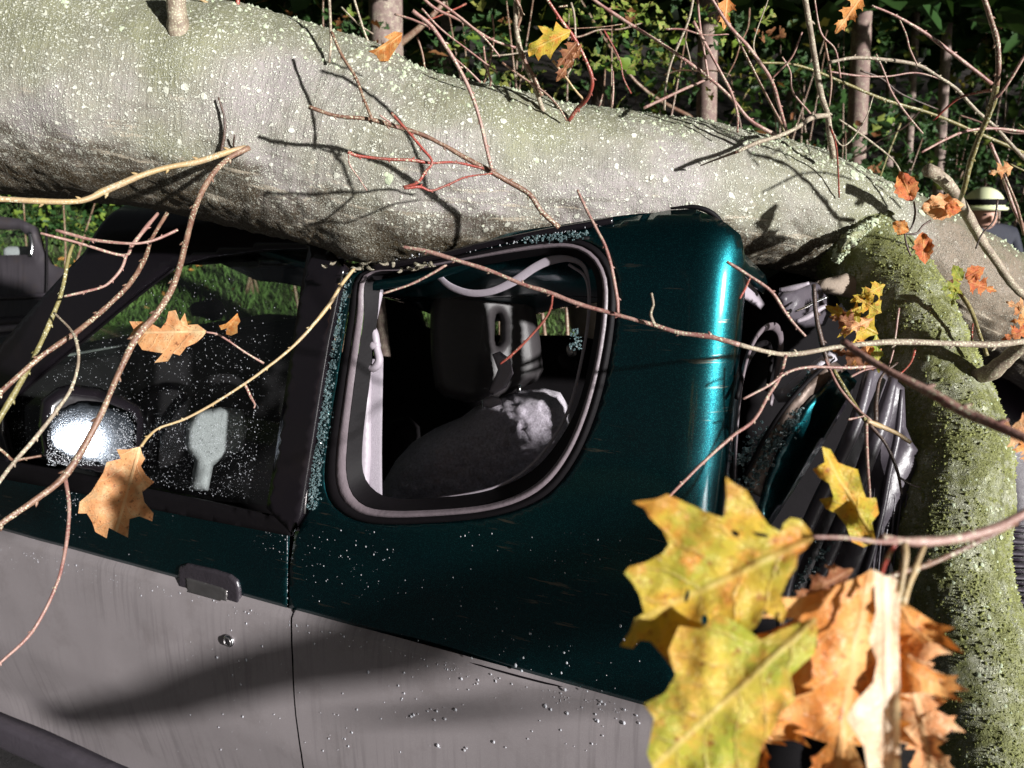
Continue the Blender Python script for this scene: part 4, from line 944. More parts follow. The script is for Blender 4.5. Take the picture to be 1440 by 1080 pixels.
# leaves at the top
leaf('leaf', (803, 44), (742, 72), 1.45, M['l_yg'], ft, traced=[(803, 42), (792, 40), (782, 30), (778, 44), (770, 38), (756, 36), (764, 48), (756, 56), (744, 62), (742, 72), (744, 80), (752, 76), (757, 86), (762, 78), (768, 76), (774, 84), (778, 74), (790, 58), (800, 52)], curl=.2, fold=.2, step=.07)
leaf('leaf', (812, 58), (783, 95), 1.46, M['l_brown'], ft, outline=oak_outline(3, .55, rnd=rl), fold=.8, step=.1)
leaf('leaf', (818, 62), (782, 115), 1.47, M['l_brown'], ft, outline=oak_outline(3, .28, rnd=rl), fold=.8, step=.1)
leaf('leaf', (568, 46), (522, 78), 1.55, M['l_orange'], ft, traced=[(566, 46), (555, 44), (540, 52), (548, 56), (530, 68), (518, 72), (530, 78), (532, 86), (546, 86), (556, 70), (564, 58)], fold=.4, step=.1)
leaf('leaf', (1215, -10), (1174, 48), 1.45, M['l_orange'], ft, outline=oak_outline(3, .42, rnd=rl), fold=.6, step=.09)
leaf('leaf', (1025, -25), (1018, 42), 1.5, M['l_orange'], ft, outline=oak_outline(3, .5, rnd=rl), fold=.5, step=.09)
# damp leaves fallen into the wreck
for b, t, m, w in (((1235, 470), (1160, 430), 'l_yg', .8), ((1240, 440), (1200, 415), 'l_yg', .9), ((1230, 480), (1195, 520), 'l_orange', .8), ((1225, 505), (1170, 492), 'l_brown', .8), ((1205, 455), (1165, 445), 'l_brown', .9), ((1245, 400), (1195, 425), 'l_yg', .5),
                   ((1215, 520), (1240, 490), 'l_orange', .7), ((1232, 470), (1236, 525), 'l_green', .4), ((1228, 448), (1180, 470), 'l_pale', .35)):
    leaf('leaf', b, t, 1.42 + rl.uniform(-.04, .05), M[m], ft, outline=oak_outline(3, w, rnd=rl), curl=.4, fold=.4, wave=.09, step=.1)

# ------------------------------------------------------------------ the crushed off-roader
car = empty('crushed_car', C3(0.9, -0.8, 0), 'dark teal over grey two-door off-roader crushed under the fallen trunk, rear side glass gone', 'car')
def SP(pts, off=0.0): return [S(x, y, off) for x, y in pts]
def Wp(off=0.0, dent=None):
    def f(s, z):
        t = profs(z) + off
        if dent: t += dent(s, z)
        return W(s, t, z)
    return f
ZC = 0.805                       # crease height between the two paint colours
s_seam = S(410, 860)[0]
SE = S0 + RC * math.pi / 2 + 0.012   # where the panel ends on the rear face
def qdent(s, z):
    c = S(620, 880); d2 = ((s - c[0]) / .16) ** 2 + ((z - c[1]) / .07) ** 2
    c3 = S(500, 790); d3 = ((s - c3[0]) / .12) ** 2 + ((z - c3[1]) / .05) ** 2
    return -.008 * math.exp(-d2) - .004 * math.exp(-d3) + .0018 * noise.noise(Vector((s * 7, z * 7, 4)))
# window opening, outer edge of the rubber
WO = [(506, 384), (570, 374), (650, 358), (735, 340), (795, 334), (838, 346), (862, 378), (868, 428), (858, 505), (838, 585), (808, 652), (765, 700), (695, 726), (600, 736), (520, 736), (478, 720), (458, 688), (460, 630), (476, 530), (490, 440)]
WOs = [tuple(v[:2]) for v in smooth([(a, b, 0) for a, b in SP(WO)], 5, True)]
WI = [tuple(v[:2]) for v in smooth([(a, b, 0) for a, b in SP([(519, 388), (580, 380), (655, 366), (740, 352), (795, 348), (826, 358), (845, 385), (848, 430), (838, 505), (818, 580), (790, 640), (750, 683), (690, 708), (600, 717), (532, 716), (502, 702), (489, 673), (489, 625), (500, 530), (512, 447)])], 5, True)]
WIN = [tuple(v[:2]) for v in smooth([(a, b, 0) for a, b in SP([(532, 392), (600, 384), (660, 376), (742, 362), (790, 360), (816, 370), (829, 392), (832, 432), (822, 505), (804, 575), (774, 630), (736, 670), (680, 695), (600, 706), (541, 706), (514, 694), (499, 668), (499, 620), (510, 530), (520, 447)])], 5, True)]
zt = lambda x, y: S(x, y)
topline = SP([(496, 384), (560, 371), (650, 350), (735, 334), (800, 324), (860, 312), (900, 304), (940, 297), (975, 295)])
q_out = SP([(492, 386), (478, 450), (462, 540), (448, 640), (430, 722), (416, 745), (408, 800), (407, 862)])
q_out = [(a, max(b, ZC)) if i == len(q_out) - 1 else (a, b) for i, (a, b) in enumerate(q_out)]
q_out += [(SE, ZC), (SE, 0.95), (SE, 1.2), (SE - .004, 1.40), (SE - .012, 1.52), (SE - .03, 1.585), (S0 + .075, 1.628), (S0 + .04, 1.648), (S0 + .01, 1.66)]
q_out += [p for p in topline[::-1] if p[0] < S0 - 0.005]
sheet('rear_side_panel', q_out, [WOs], .012, Wp(0, qdent), M['teal'], car, .002, flip=True)
qp = [o for o in car.children if o.name.startswith('rear_side_panel')][0]
# grey lower panels with rolled top edge
def cladf(s, z):
    e = ZC - z; off = 0.010 * math.sqrt(max(0.0, min(1.0, e / .018)) * (2 - max(0.0, min(1.0, e / .018)))) if e < .018 else .010
    return W(s, profs(z) + off + .0018 * noise.noise(Vector((s * 5, z * 5, 9))), z)
gap = 0.0022
seam_low = [(410, 875), (411, 905), (412, 960), (416, 1010), (424, 1060), (430, 1100)]
sl = [(a, b) for a, b in SP(seam_low, .01)]
zb = 0.13
def seam_s(z):
    pts = [(a, b) for a, b in sl]
    if z >= pts[0][1]: return pts[0][0]
    for (a, b), (c, d) in zip(pts, pts[1:]):
        if z >= d: return a + (c - a) * (b - z) / (b - d)
    return pts[-1][0]
zs = [ZC, .79, .775, .75, .70, .65, .6, .55, .5, .45, .4, .35, .28, zb]
ql = [(seam_s(z) + gap, z) for z in zs] + [(SE, zb), (SE, .5), (SE, .7), (SE, ZC)]
# cut top edge finely near the crease
def rows(outline, x0, x1): return outline
cq = sheet('lower_panel', ql, [], .011, cladf, M['clad'], qp, 0, flip=True)
# door
door_top = SP([(-560, 520), (-300, 580), (0, 664), (100, 684), (200, 706), (300, 726), (408, 747)])
dseam = SP([(409, 747), (406, 800), (405, 862)])
sA = S(-40, 800)[0] - .16
dl = [(max(a, sA), b) for a, b in door_top if a > sA] + [(a - gap, b) for a, b in dseam[:-1]] + [(dseam[-1][0] - gap, ZC), (sA, ZC)]
dl = [(sA, dl[0][1] - .0)] + dl
def ddent(s, z):
    c = S(60, 1000); d2 = ((s - c[0]) / .20) ** 2 + ((z - c[1]) / .07) ** 2
    return -.016 * math.exp(-d2) + .0015 * noise.noise(Vector((s * 6, z * 6, 4)))
door = sheet('door', dl, [], .013, Wp(0, ddent), M['teal'], car, .002, flip=True)
def cladd(s, z): return cladf(s, z) + N_ * ddent(s, z)
dlo = [(sA, ZC)] + [(seam_s(z) - gap, z) for z in zs] + [(sA, zb)]
sheet('lower_panel', dlo, [], .012, cladd, M['clad'], door, 0, flip=True)
tube('gap_seal', [W(seam_s(z), profs(z) + .001, z) for z in zs], [.004] * len(zs), M['rubber'], car, 8)
box('sill', (sA - .6, -.10, .02), (SE - .1, -.03, .12), M['plastic'], car, .02, lambda v: C3(v.x, v.y, v.z))
# bonnet side / front wing beyond the frame
fwg = [(sA - .004, .28), (sA - .004, 1.0), (sA - .5, .99), (sA - 1.15, .94), (sA - 1.2, .5)]
sheet('front_wing', fwg, [], .05, Wp(), M['teal'], car, .002, flip=True)
# inner lips, dark seam filler behind gaps
sheet('inner_sill', [(sA, .3), (SE - .15, .3), (SE - .15, 1.0), (sA, 1.0)], [], .08, lambda s, z: W(s, profs(z) - .03, z), M['inner'], car)
# cabin frame: A pillar + roof rail + B pillar
frame_o = [(205, 286), (330, 306), (450, 332), (492, 378), (470, 480), (447, 620), (430, 724), (418, 745), (384, 712), (386, 700), (396, 640), (418, 500), (443, 352), (380, 354), (300, 364), (245, 378), (190, 420), (120, 478), (60, 528), (12, 574), (12, 612), (22, 648), (-30, 640), (-60, 560), (0, 498), (60, 430), (130, 356)]
sheet('door_frame', SP(frame_o), [], .014, Wp(.001), M['black'], door, .02, flip=True)
# belt rubber under the glass
bl = SP([(-60, 628), (20, 645), (120, 664), (200, 682), (300, 702), (418, 728)])
bl2 = SP([(418, 750), (300, 728), (200, 708), (120, 690), (20, 672), (-60, 656)])
sheet('belt_rubber', bl + bl2, [], .012, lambda s, z: W(s, profs(z) + .010, z), M['rubber'], door, .01, flip=True)
gl = SP([(245, 374), (300, 360), (380, 350), (446, 348), (420, 500), (386, 712), (300, 704), (200, 684), (20, 650), (6, 575), (120, 470)], -.012)
glass = sheet('window_glass', gl, [], .03, Wp(-.012), M['glass'], door, flip=True)
# bright reveal lines of the pillar trims
def line(px, off, w, mat, par, name='trim_strip', ell=None):
    pts = [W(s, profs(z) + off, z) for s, z in SP(px, off)]
    return tube(name, pts, [w / 2] * len(pts), M[mat], par, 8, sub=6, ell=ell)
line([(442, 352), (430, 430), (412, 520), (398, 610), (388, 700)], .003, .006, 'black', door)
line([(447, 372), (434, 450), (418, 535), (404, 620), (394, 702)], .006, .0045, 'steel', door)
line([(486, 384), (468, 460), (450, 545), (436, 640), (428, 722)], .008, .0055, 'steel', door)
line([(480, 384), (461, 460), (443, 545), (430, 640), (422, 724)], .004, .004, 'rubber', door)
line([(245, 378), (190, 420), (120, 478), (60, 528), (12, 574), (12, 612), (22, 648)], .003, .006, 'rubber', door)
line([(205, 384), (260, 370), (330, 356), (446, 345)], .003, .008, 'rubber', door)
# dent-edge roof rail dark strip above the window
for k, (o_, w_, m_) in enumerate(((.006, .014, 'black'), (-.004, .012, 'rubber'))):
    line([(520, 377), (600, 364), (680, 345), (760, 328), (830, 316), (862, 310)] if k == 0 else [(510, 386), (600, 372), (680, 356), (760, 340), (830, 336)], o_, w_, m_, qp, 'gutter')
# --- rubber surrounds of the quarter window
def ringpts(loop, off): return [W(s, profs(z) + off, z) for s, z in loop]
def band(name, la, lb, offa, offb, mat, par, mid=.004):
    n = 96
    def rs(l):
        q = [Vector((a, b, 0)) for a, b in l]; L = [0]
        for i in range(len(q)): L.append(L[-1] + (q[(i + 1) % len(q)] - q[i]).length)
        out = []
        for k in range(n):
            f = k / n * L[-1]; j = max(i for i in range(len(q)) if L[i] <= f + 1e-12); u = (f - L[j]) / max(1e-9, L[j + 1] - L[j]); p = q[j].lerp(q[(j + 1) % len(q)], u); out.append((p.x, p.y))
        return out
    A = rs(la); B = rs(lb); V = []; F = []; m = 7
    for k in range(n):
        for j in range(m):
            u = j / (m - 1); s = A[k][0] + (B[k][0] - A[k][0]) * u; z = A[k][1] + (B[k][1] - A[k][1]) * u
            V.append(W(s, profs(z) + offa + (offb - offa) * u + mid * math.sin(math.pi * u) + .0006 * noise.noise(Vector((s * 60, z * 60, j))), z))
    for k in range(n):
        for j in range(m - 1):
            a = k * m + j; b = ((k + 1) % n) * m + j; F.append((a, a + 1, b + 1, b))
    return mk(name, rel(car, V), F, mat, par)
off_in = [((s + (WIN[i][0] - s) * .0), z) for i, (s, z) in enumerate(WI)]
WM = [tuple(((np.array(a) * .45 + np.array(b) * .55)).tolist()) for a, b in zip(WOs, WI)]
band('window_rubber', WOs, WM, -.001, .004, M['rubber'], qp, .006)
band('window_rubber', WM, WI, .004, .003, M['rubber_grey'], qp, .005)
band('window_channel', WI, WIN, .001, -.028, M['rubber'], qp, .0)
def rng(loop, k0, k1): n = len(loop); return [loop[i % n] for i in range(k0, k1)]
ips = [W(s, profs(z) - .030, z) for s, z in WIN]
# right/lower inner lip, light grey plastic, and the peeled gasket sagging from the top
lip = [p for (p, (s, z)) in zip(ips, WIN)]
tube('inner_lip', lip[::2][20:46] if False else [W(s, profs(z) - .03, z) for s, z in SP([(800, 372), (824, 392), (828, 440), (818, 505), (800, 575), (770, 628), (730, 668), (680, 690), (600, 703), (540, 705)], -.03)], [.003] * 10, M['trim'], car, 8)
tube('peeled_gasket', [W(s, profs(z) - .03, z) for s, z in SP([(596, 374), (612, 384), (632, 402), (660, 412), (690, 410), (722, 396), (752, 376), (775, 366), (800, 364), (820, 374), (828, 400), (829, 440)], -.03)],
     [.002, .005, .006, .006, .006, .007, .007, .007, .005, .004, .003, .003], M['trim'], car, 10, ell=(1.2, .3), up=(0, 0, 1))
# B pillar trim, seat belt with its upper loop
puff('pillar_trim', SP([(528, 386), (512, 440), (497, 540), (488, 640), (492, 676), (516, 700), (520, 640), (520, 560), (522, 480), (540, 400)], -.05), [], .01, lambda s, z, h: W(s, profs(z) - .055 + h, z), .012, .02, M['trim'], car)
belt = [W(s, profs(z) - .07, z) for s, z in SP([(529, 505), (528, 560), (527, 640), (528, 720), (529, 800)], -.07)]
tube('seat_belt', belt, [.016] * 5, M['belt'], car, 10, ell=(.12, 1.0) , up=(0, 0.9, 0.1))
tube('belt_loop', [W(s, profs(z) - .03, z) for s, z in SP([(521, 455), (527, 470), (530, 490), (533, 508), (524, 518), (515, 510), (518, 498)], -.03)], [.006, .0085, .008, .009, .0085, .006, .004], M['trim'], car, 12)
tube('belt_loop', [W(s, profs(z) - .03, z) for s, z in SP([(518, 482), (526, 486), (533, 484)], -.03)], [.007, .011, .007], M['trim'], car, 12)
# hook of the rear quarter glass
tube('window_catch', [W(s, profs(z) - .05, z) for s, z in SP([(800, 494), (808, 492)], -.05)], [.012, .010], M['steel'], car, 16, sub=3)
tube('window_catch', [W(s, profs(z) - .07, z) for s, z in SP([(790, 500), (796, 510), (808, 515)], -.07)], [.008, .012, .012], M['inner'], car, 8)

# broken glass crumbs along the B pillar, sill, and on the rear
def crumbs(pfun, n, size, parent, name='glass_crumbs'):
    rr_ = random.Random(n); V = []; F = []
    root = getroot(parent)
    for _ in range(n):
        p = pfun(rr_); b = len(V); s = size * rr_.uniform(.4, 1.2); m = Matrix.Rotation(rr_.uniform(0, 6), 3, (rr_.random(), rr_.random(), rr_.random() + .1))
        for q in ((-1, -1, -.6), (1, -1, -.6), (1, 1, -.6), (-1, 1, -.6), (-.8, -1, .6), (1, -.7, .6), (.9, 1, .6), (-1, .8, .6)): V.append(p + m @ (Vector(q) * s * .5))
        for f in ((0, 3, 2, 1), (4, 5, 6, 7), (0, 1, 5, 4), (1, 2, 6, 5), (2, 3, 7, 6), (3, 0, 4, 7)): F.append(tuple(b + k for k in f))
    o = mk(name, rel(root, V), F, M['crumb'], parent, flat=True); o['kind'] = 'stuff'; return o
def pB(r):
    y = r.uniform(384, 716); c = 488 - (y - 384) * .144 if y < 620 else 454 - (y - 620) * .12
    s, z = S(c + r.gauss(0, 5.0) - 6, y, .003); return W(s, profs(z) + r.uniform(0, .006), z)
crumbs(pB, 1500, .0042, car)
def pT(r):
    x = r.uniform(735, 828); s, z = S(x, 336 - (x - 735) * .07 + r.gauss(0, 3), .006); return W(s, profs(z) + .01, z)
crumbs(pT, 120, .004, car)
crumbs(lambda r: P(r.uniform(801, 818), r.uniform(462, 492), 1.36), 55, .0034, car)

# water drops on glass and upper door
def drops(n, pixf, off, size, parent, seed, big=1.0):
    rr_ = random.Random(seed); V = []; F = []; root = getroot(parent)
    for _ in range(n):
        x, y = pixf(rr_)
        s, z = S(x, y, off); c = W(s, profs(z) + off, z); r = size * (.35 + 1.2 * rr_.random() ** 3); b = len(V)
        e = rr_.uniform(.9, 1.5)
        for ring, (q, h) in enumerate(((1, 0), (.72, .45))):
            for k in range(7):
                a = 2 * math.pi * k / 7; V.append(c + U_ * math.cos(a) * r * q + Vector((0, 0, 1)) * math.sin(a) * r * q * e + N_ * (h * r))
        V.append(c + N_ * r * .62)
        for k in range(7):
            j = (k + 1) % 7; F.append((b + k, b + j, b + 7 + j, b + 7 + k)); F.append((b + 7 + k, b + 7 + j, b + 14))
    o = mk('water_drops', rel(root, V), F, M['drop'], parent); o['kind'] = 'stuff'; return o
GP = [(20, 575), (130, 480), (200, 490), (330, 480), (400, 520), (384, 700), (300, 700), (20, 648)]
def pg(r):
    while True:
        x = r.uniform(10, 430); y = r.uniform(390, 710)
        if inpoly(np.array([x]), np.array([y]), [(245, 380), (440, 352), (420, 500), (386, 704), (300, 698), (20, 640), (14, 575), (120, 480)])[0] and r.random() < (.10 if y < 470 else .45 + .55 * (y > 590)): return x, y
drops(4200, pg, -.010, .00085, glass, 5)
def pd(r):
    x = r.gauss(190, 150); x = abs(x) if x < 0 else x; return min(x, 404), 664 + x * .2 + abs(r.gauss(0, 38))
drops(1900, pd, .001, .0010, door, 6)
drops(260, lambda r: (r.uniform(420, 900), 745 + abs(r.gauss(0, 60))), .001, .0012, qp, 7)
drops(180, lambda r: (r.uniform(250, 900), r.uniform(880, 1060)), .011, .0022, qp, 8)
drops(240, lambda r: (lambda x: (x, 757 + .264 * x + 8 + abs(r.gauss(0, 10))))(r.uniform(0, 900)), .011, .0014, qp, 9)
def pr(r):
    x = r.uniform(540, 850); return x, 372 - (x - 540) * .19 + r.gauss(0, 3)
drops(300, pr, .008, .0013, qp, 10)

# door handle and lock
ho = SP([(250, 800), (253, 794), (262, 792), (300, 800), (324, 808), (334, 816), (338, 830), (337, 855), (318, 852), (250, 832)], .006)
puff('door_handle', ho, [], .005, lambda s, z, h: W(s, profs(z) + .001 + h, z), .008, .006, M['handle'], door, back=.3)
hi = SP([(256, 814), (262, 813), (312, 829), (316, 832), (316, 850), (300, 848), (258, 836)], .018)
h2 = [o for o in door.children if o.name.startswith('door_handle')][0]
puff('handle_flap', hi, [], .005, lambda s, z, h: W(s, profs(z) + .007 + h, z), .004, .003, M['steel'], h2, back=.3)
#line([(248, 838), (260, 842), (290, 852), (320, 858), (337, 862)], .012, .010, 'rubber_grey', h2, 'handle_shadow_gap')
cs, cz = S(322, 901, .012)
def disc(r0, off): return [W(cs + math.cos(a) * r0 * .82, profs(cz) + off, cz + math.sin(a) * r0) for a in [k * math.pi / 8 for k in range(16)]]
lk = tube('door_lock', [W(cs, profs(cz) + .009, cz), W(cs, profs(cz) + .015, cz), W(cs, profs(cz) + .018, cz)], [.0155, .0150, .011], M['chrome'], door, 24, sub=2)
tube('lock_ring', [W(cs + math.cos(a) * .0105, profs(cz) + .0185, cz + math.sin(a) * .0105) for a in [k * math.pi / 8 for k in range(16)]], [.0014] * 16, M['steel'], lk, 6, closed=True, sub=2)
box('key_slot', (cs - .0016, profs(cz) + .0175, cz - .006), (cs + .0016, profs(cz) + .0195, cz + .006), M['inner'], lk, 0, lambda v: W(v.x, v.y, v.z))
# dark fold line where side trim strip runs on the crease
line([(0, 757), (200, 809), (400, 862), (404, 863)], .003, .004, 'rubber', door, 'crease_line')
line([(412, 866), (600, 915), (800, 968), (1000, 1020)], .003, .004, 'rubber', qp, 'crease_line')

# roof, dented by the trunk
tl = sorted(topline + [(sA + .25, S(205, 300)[1] - .01), (S(330, 320)[0], S(330, 320)[1] - .015), (S(450, 345)[0], S(450, 345)[1] - .01)])
def zedge(s):
    if s <= tl[0][0]: return tl[0][1]
    for (a, b), (c, d) in zip(tl, tl[1:]):
        if s <= c: return b + (d - b) * (s - a) / max(1e-6, c - a)
    return tl[-1][1]
TP = [(c, r) for c, r in zip(TC[::4], TRR[::4])]
def tbot(p):
    best = 9
    for c, r in TP:
        d = math.hypot(p.x - c.x, p.y - c.y)
        if d < r * 1.0: best = min(best, c.z - math.sqrt(max(0, r * r - d * d)) - .012)
    return best
V = []; F = []; ns, nt = 90, 60; s0_, s1_ = S(205, 300)[0], S0 - .005
for i in range(ns + 1):
    s = s0_ + (s1_ - s0_) * i / ns
    for j in range(nt + 1):
        z0 = zedge(min(s, S0)); u = j / nt
        t0 = profs(z0); t = t0 - .004 + (-1.52 - t0) * u
        e = min(1, u * 6); din = (t0 - t); zz = z0 - .006 - .035 * (i / ns) ** 16 - min(.16, .42 * max(0, din - .03)) + .05 * min(1, max(0, din - .6)) + .012 * min(1, din * 8) * noise.noise(Vector((s * 5, t * 5, 0)))
        p = C3(s, t, zz); tb = tbot(p); p.z = min(p.z, tb) - .04 * max(0, math.exp(-((p.z - tb) / .06) ** 2)) * (1 if tb < 8 else 0)
        V.append(p)
for i in range(ns):
    for j in range(nt): a = i * (nt + 1) + j; F.append((a, a + 1, a + nt + 2, a + nt + 1))
roof = mk('roof', rel(car, V), F, M['teal'], car)
m = roof.modifiers.new('solid', 'SOLIDIFY'); m.thickness = .02; m.offset = -1
roof.data.materials.append(M['inner'])
m.material_offset = 1
# rolled roof cap over the rear corner
tube('roof_gutter', [P(943, 293, 1.46), P(975, 291, 1.45), P(998, 298, 1.45), P(1013, 312, 1.46), P(1021, 330, 1.47)], [.002, .004, .005, .005, .003], M['rubber'], car, 8)
# far side of the body with its window openings, floor, dashboard
sr = S0 + RC
fs_o = [(sA - 1.2, .3), (sr, .3), (sr, 1.63), (s_seam - .1, 1.60), (sA + .42, 1.60), (sA + .02, 1.03), (sA - 1.2, .96)]
def farwin(pts, t): return [hit(x, y, t) for x, y in pts]
T2 = -1.42
fw1 = farwin([(572, 398), (640, 384), (800, 376), (802, 400), (808, 430), (812, 474), (700, 474), (590, 462)], T2)
fw2 = [(a, b) for a, b in [(sA + .02 + .12, 1.08), (sA + .44, 1.52), (fw1[0][0] - .14, 1.54), (fw1[0][0] - .10, 1.08)]]
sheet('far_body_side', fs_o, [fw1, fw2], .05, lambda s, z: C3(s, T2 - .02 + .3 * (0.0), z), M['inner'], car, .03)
# far-side C trim in brown plastic
puff('rear_pillar_trim', farwin([(790, 380), (840, 370), (850, 480), (812, 474), (800, 460), (794, 420)], T2 + .06), [], .03, lambda s, z, h: C3(s, T2 + .05 + h, z), .03, .04, M['beige'], car)
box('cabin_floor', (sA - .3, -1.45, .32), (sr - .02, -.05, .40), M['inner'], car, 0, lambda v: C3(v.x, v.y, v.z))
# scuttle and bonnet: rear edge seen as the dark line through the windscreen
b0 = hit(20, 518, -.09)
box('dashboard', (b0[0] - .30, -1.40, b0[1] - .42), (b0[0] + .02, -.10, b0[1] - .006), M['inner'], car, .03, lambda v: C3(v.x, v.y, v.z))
bn = sheet('bonnet', [(-1.42, b0[0] - 1.25), (-.04, b0[0] - 1.25), (-.04, b0[0] - .22), (-1.42, b0[0] - .22)], [], .06, lambda t, s: C3(s, t, b0[1] - .035 - .06 * ((s - b0[0]) / 1.25) ** 2 - .03 * (abs(t + .73) / .7) ** 4), M['teal'], car, .01)
# windscreen with its header
q = [(-.10, b0[0] + .01, b0[1] - .01), (-1.38, b0[0] + .01, b0[1] - .01), (-1.28, S(245, 376)[0], S(245, 376)[1] - .01), (-.16, S(245, 376)[0], S(245, 376)[1] - .01)]
ws = mk('windscreen', rel(car, [C3(s, t, z) for t, s, z in q]), [(0, 1, 2, 3)], M['wsglass'], car)
hs_, hz_ = S(245, 376)
box('windscreen_header', (hs_ - .03, -1.34, hz_ + .004), (hs_ + .05, -.13, hz_ + .05), M['inner'], car, .01, lambda v: C3(v.x, v.y, v.z))
tube('far_windscreen_pillar', [C3(b0[0], -1.40, b0[1] - .02), C3(hs_, -1.32, hz_)], [.03, .03], M['inner'], car, 10)
box('windscreen_seal', (b0[0] - .012, -1.36, b0[1] - .008), (b0[0] + .008, -.12, b0[1] + .008), M['rubber'], car, .003, lambda v: C3(v.x, v.y, v.z))
tube('wiper', [C3(b0[0] - .03, -.9, b0[1] - .0), C3(b0[0] - .02, -.5, b0[1] + .006), C3(b0[0] - .0, -.25, b0[1] + .01)], [.004, .005, .006], M['trim'], car, 6)
# inside mirror, far-side mirror
puff('interior_mirror', [(358, 360), (364, 376), (415, 378), (424, 372), (428, 350), (362, 344)], [], 5, lambda x, y, h: P(x, y, 2.02 - h), .012, 10, M['inner'], car)
puff('interior_mirror', [(362, 358), (366, 373), (414, 375), (420, 358)], [], 5, lambda x, y, h: P(x, y, 2.006 - h), .004, 4, M['mirror'], car)
puff('exterior_mirror', [(266, 432), (272, 426), (288, 422), (300, 418), (312, 424), (318, 436), (312, 448), (300, 452), (284, 446), (270, 444)], [], 3, lambda x, y, h: P(x, y, 3.05 - h), .06, 14, M['inner'], car)
# near exterior mirror: housing and glass
puff('exterior_mirror', [(58, 562), (80, 545), (100, 540), (140, 545), (175, 558), (200, 572), (206, 590), (202, 640), (196, 664), (150, 668), (90, 655), (60, 640), (54, 600)], [], 5, lambda x, y, h: P(x, y, 1.86 - h + (x - 60) * .0010), .03, 18, M['black'], car)
em = [o for o in car.children if o.name.startswith('exterior_mirror')][-1]
puff('mirror_glass', [(64, 592), (82, 572), (110, 562), (150, 566), (185, 580), (193, 596), (190, 640), (183, 655), (140, 655), (92, 646), (68, 632), (62, 612)], [], 5, lambda x, y, h: P(x, y, 1.826 - h + (x - 60) * .0008 + 2.6e-6 * ((x - 100) ** 2 + (y - 640) ** 2)), .003, 6, M['mirror'], em)
# drops on the mirror
rr_ = random.Random(3); V = []; F = []
for _ in range(2200):
    x = rr_.uniform(66, 192); y = 655 - abs(rr_.gauss(0, 40))
    if y < 575: continue
    c = P(x, y, 1.821 + (x - 60) * .0008 + 2.6e-6 * ((x - 100) ** 2 + (y - 640) ** 2)); r = .0008 * rr_.uniform(.5, 1.6); b = len(V)
    for k in range(6): a = k * math.pi / 3; V.append(c + RT * math.cos(a) * r + UPV * math.sin(a) * r)
    V.append(c - FW * r * .8)
    for k in range(6): F.append((b + k, b + (k + 1) % 6, b + 6))
dm = mk('water_drops', rel(car, V), F, M['drop'], em); dm['kind'] = 'stuff'
# steering wheel, front headrest seen through the wet glass
tube('steering_wheel', [C3(b0[0] + .34 + .06 * math.sin(a), -.42 + .18 * math.cos(a), 1.02 + .17 * math.sin(a)) for a in [k * math.pi / 8 for k in range(16)]], [.014] * 16, M['inner'], car, 10, closed=True, sub=3)
puff('front_headrest', [(262, 600), (275, 578), (310, 572), (342, 576), (348, 600), (342, 634), (318, 642), (300, 655), (293, 690), (266, 690), (274, 648), (260, 630)], [], 5, lambda x, y, h: P(x, y, 1.98 - h), .035, 9, M['cloth'], car)
# seat: backrest under grey fleece, big headrest with a slot
seat = puff('seat', [(520, 720), (538, 680), (556, 648), (580, 622), (612, 602), (650, 586), (668, 572), (700, 560), (730, 549), (765, 546), (788, 552), (800, 572), (806, 620), (800, 700), (790, 760), (700, 820), (520, 820)], [], 6, lambda x, y, h: P(x, y, 2.0 - h - (x - 660) * .0006), .13, 46, M['fleece'], car, bump=.012, bsc=.11)
hr = [(610, 400), (640, 392), (700, 390), (742, 396), (752, 430), (760, 480), (764, 520), (756, 536), (735, 545), (700, 560), (660, 566), (625, 558), (612, 545), (606, 500), (605, 440)]
slot = [(697, 452), (700, 444), (703, 452), (703, 478), (699, 484), (696, 478)]
puff('headrest', hr, [slot], 4, lambda x, y, h: P(x, y, 1.92 - h + (x - 660) * .0007), .055, 16, M['headrest'], seat)
for x in (680, 730):
    tube('headrest_post', [P(x, 540, 1.93), P(x + 1, 590, 1.95)], [.006, .006], M['chrome'], seat, 10)
puff('headrest_knob', [(678, 562), (692, 556), (704, 560), (706, 568), (690, 574), (680, 572)], [], 2, lambda x, y, h: P(x, y, 1.86 - h), .01, 6, M['trim'], seat)
puff('headrest_strap', [(692, 498), (703, 494), (718, 505), (722, 525), (712, 545), (692, 556), (688, 550), (700, 520)], [], 3, lambda x, y, h: P(x, y, 1.84 - h), .008, 6, M['trim'], seat)
tube('steering_lever', [P(520, 690, 2.6), P(540, 660, 2.6), P(548, 640, 2.6)], [.02, .024, .012], M['beige'], car, 10)
# far front seat
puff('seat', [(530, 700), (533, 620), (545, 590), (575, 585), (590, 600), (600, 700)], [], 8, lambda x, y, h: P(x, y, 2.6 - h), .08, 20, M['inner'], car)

def DR(px, py, off=0.0):           # depth of the rear opening's plane
    d = ray(px, py); q = A_ + U_ * (S0 + RC + off)
    return (q - CAM).dot(U_) / d.dot(U_)
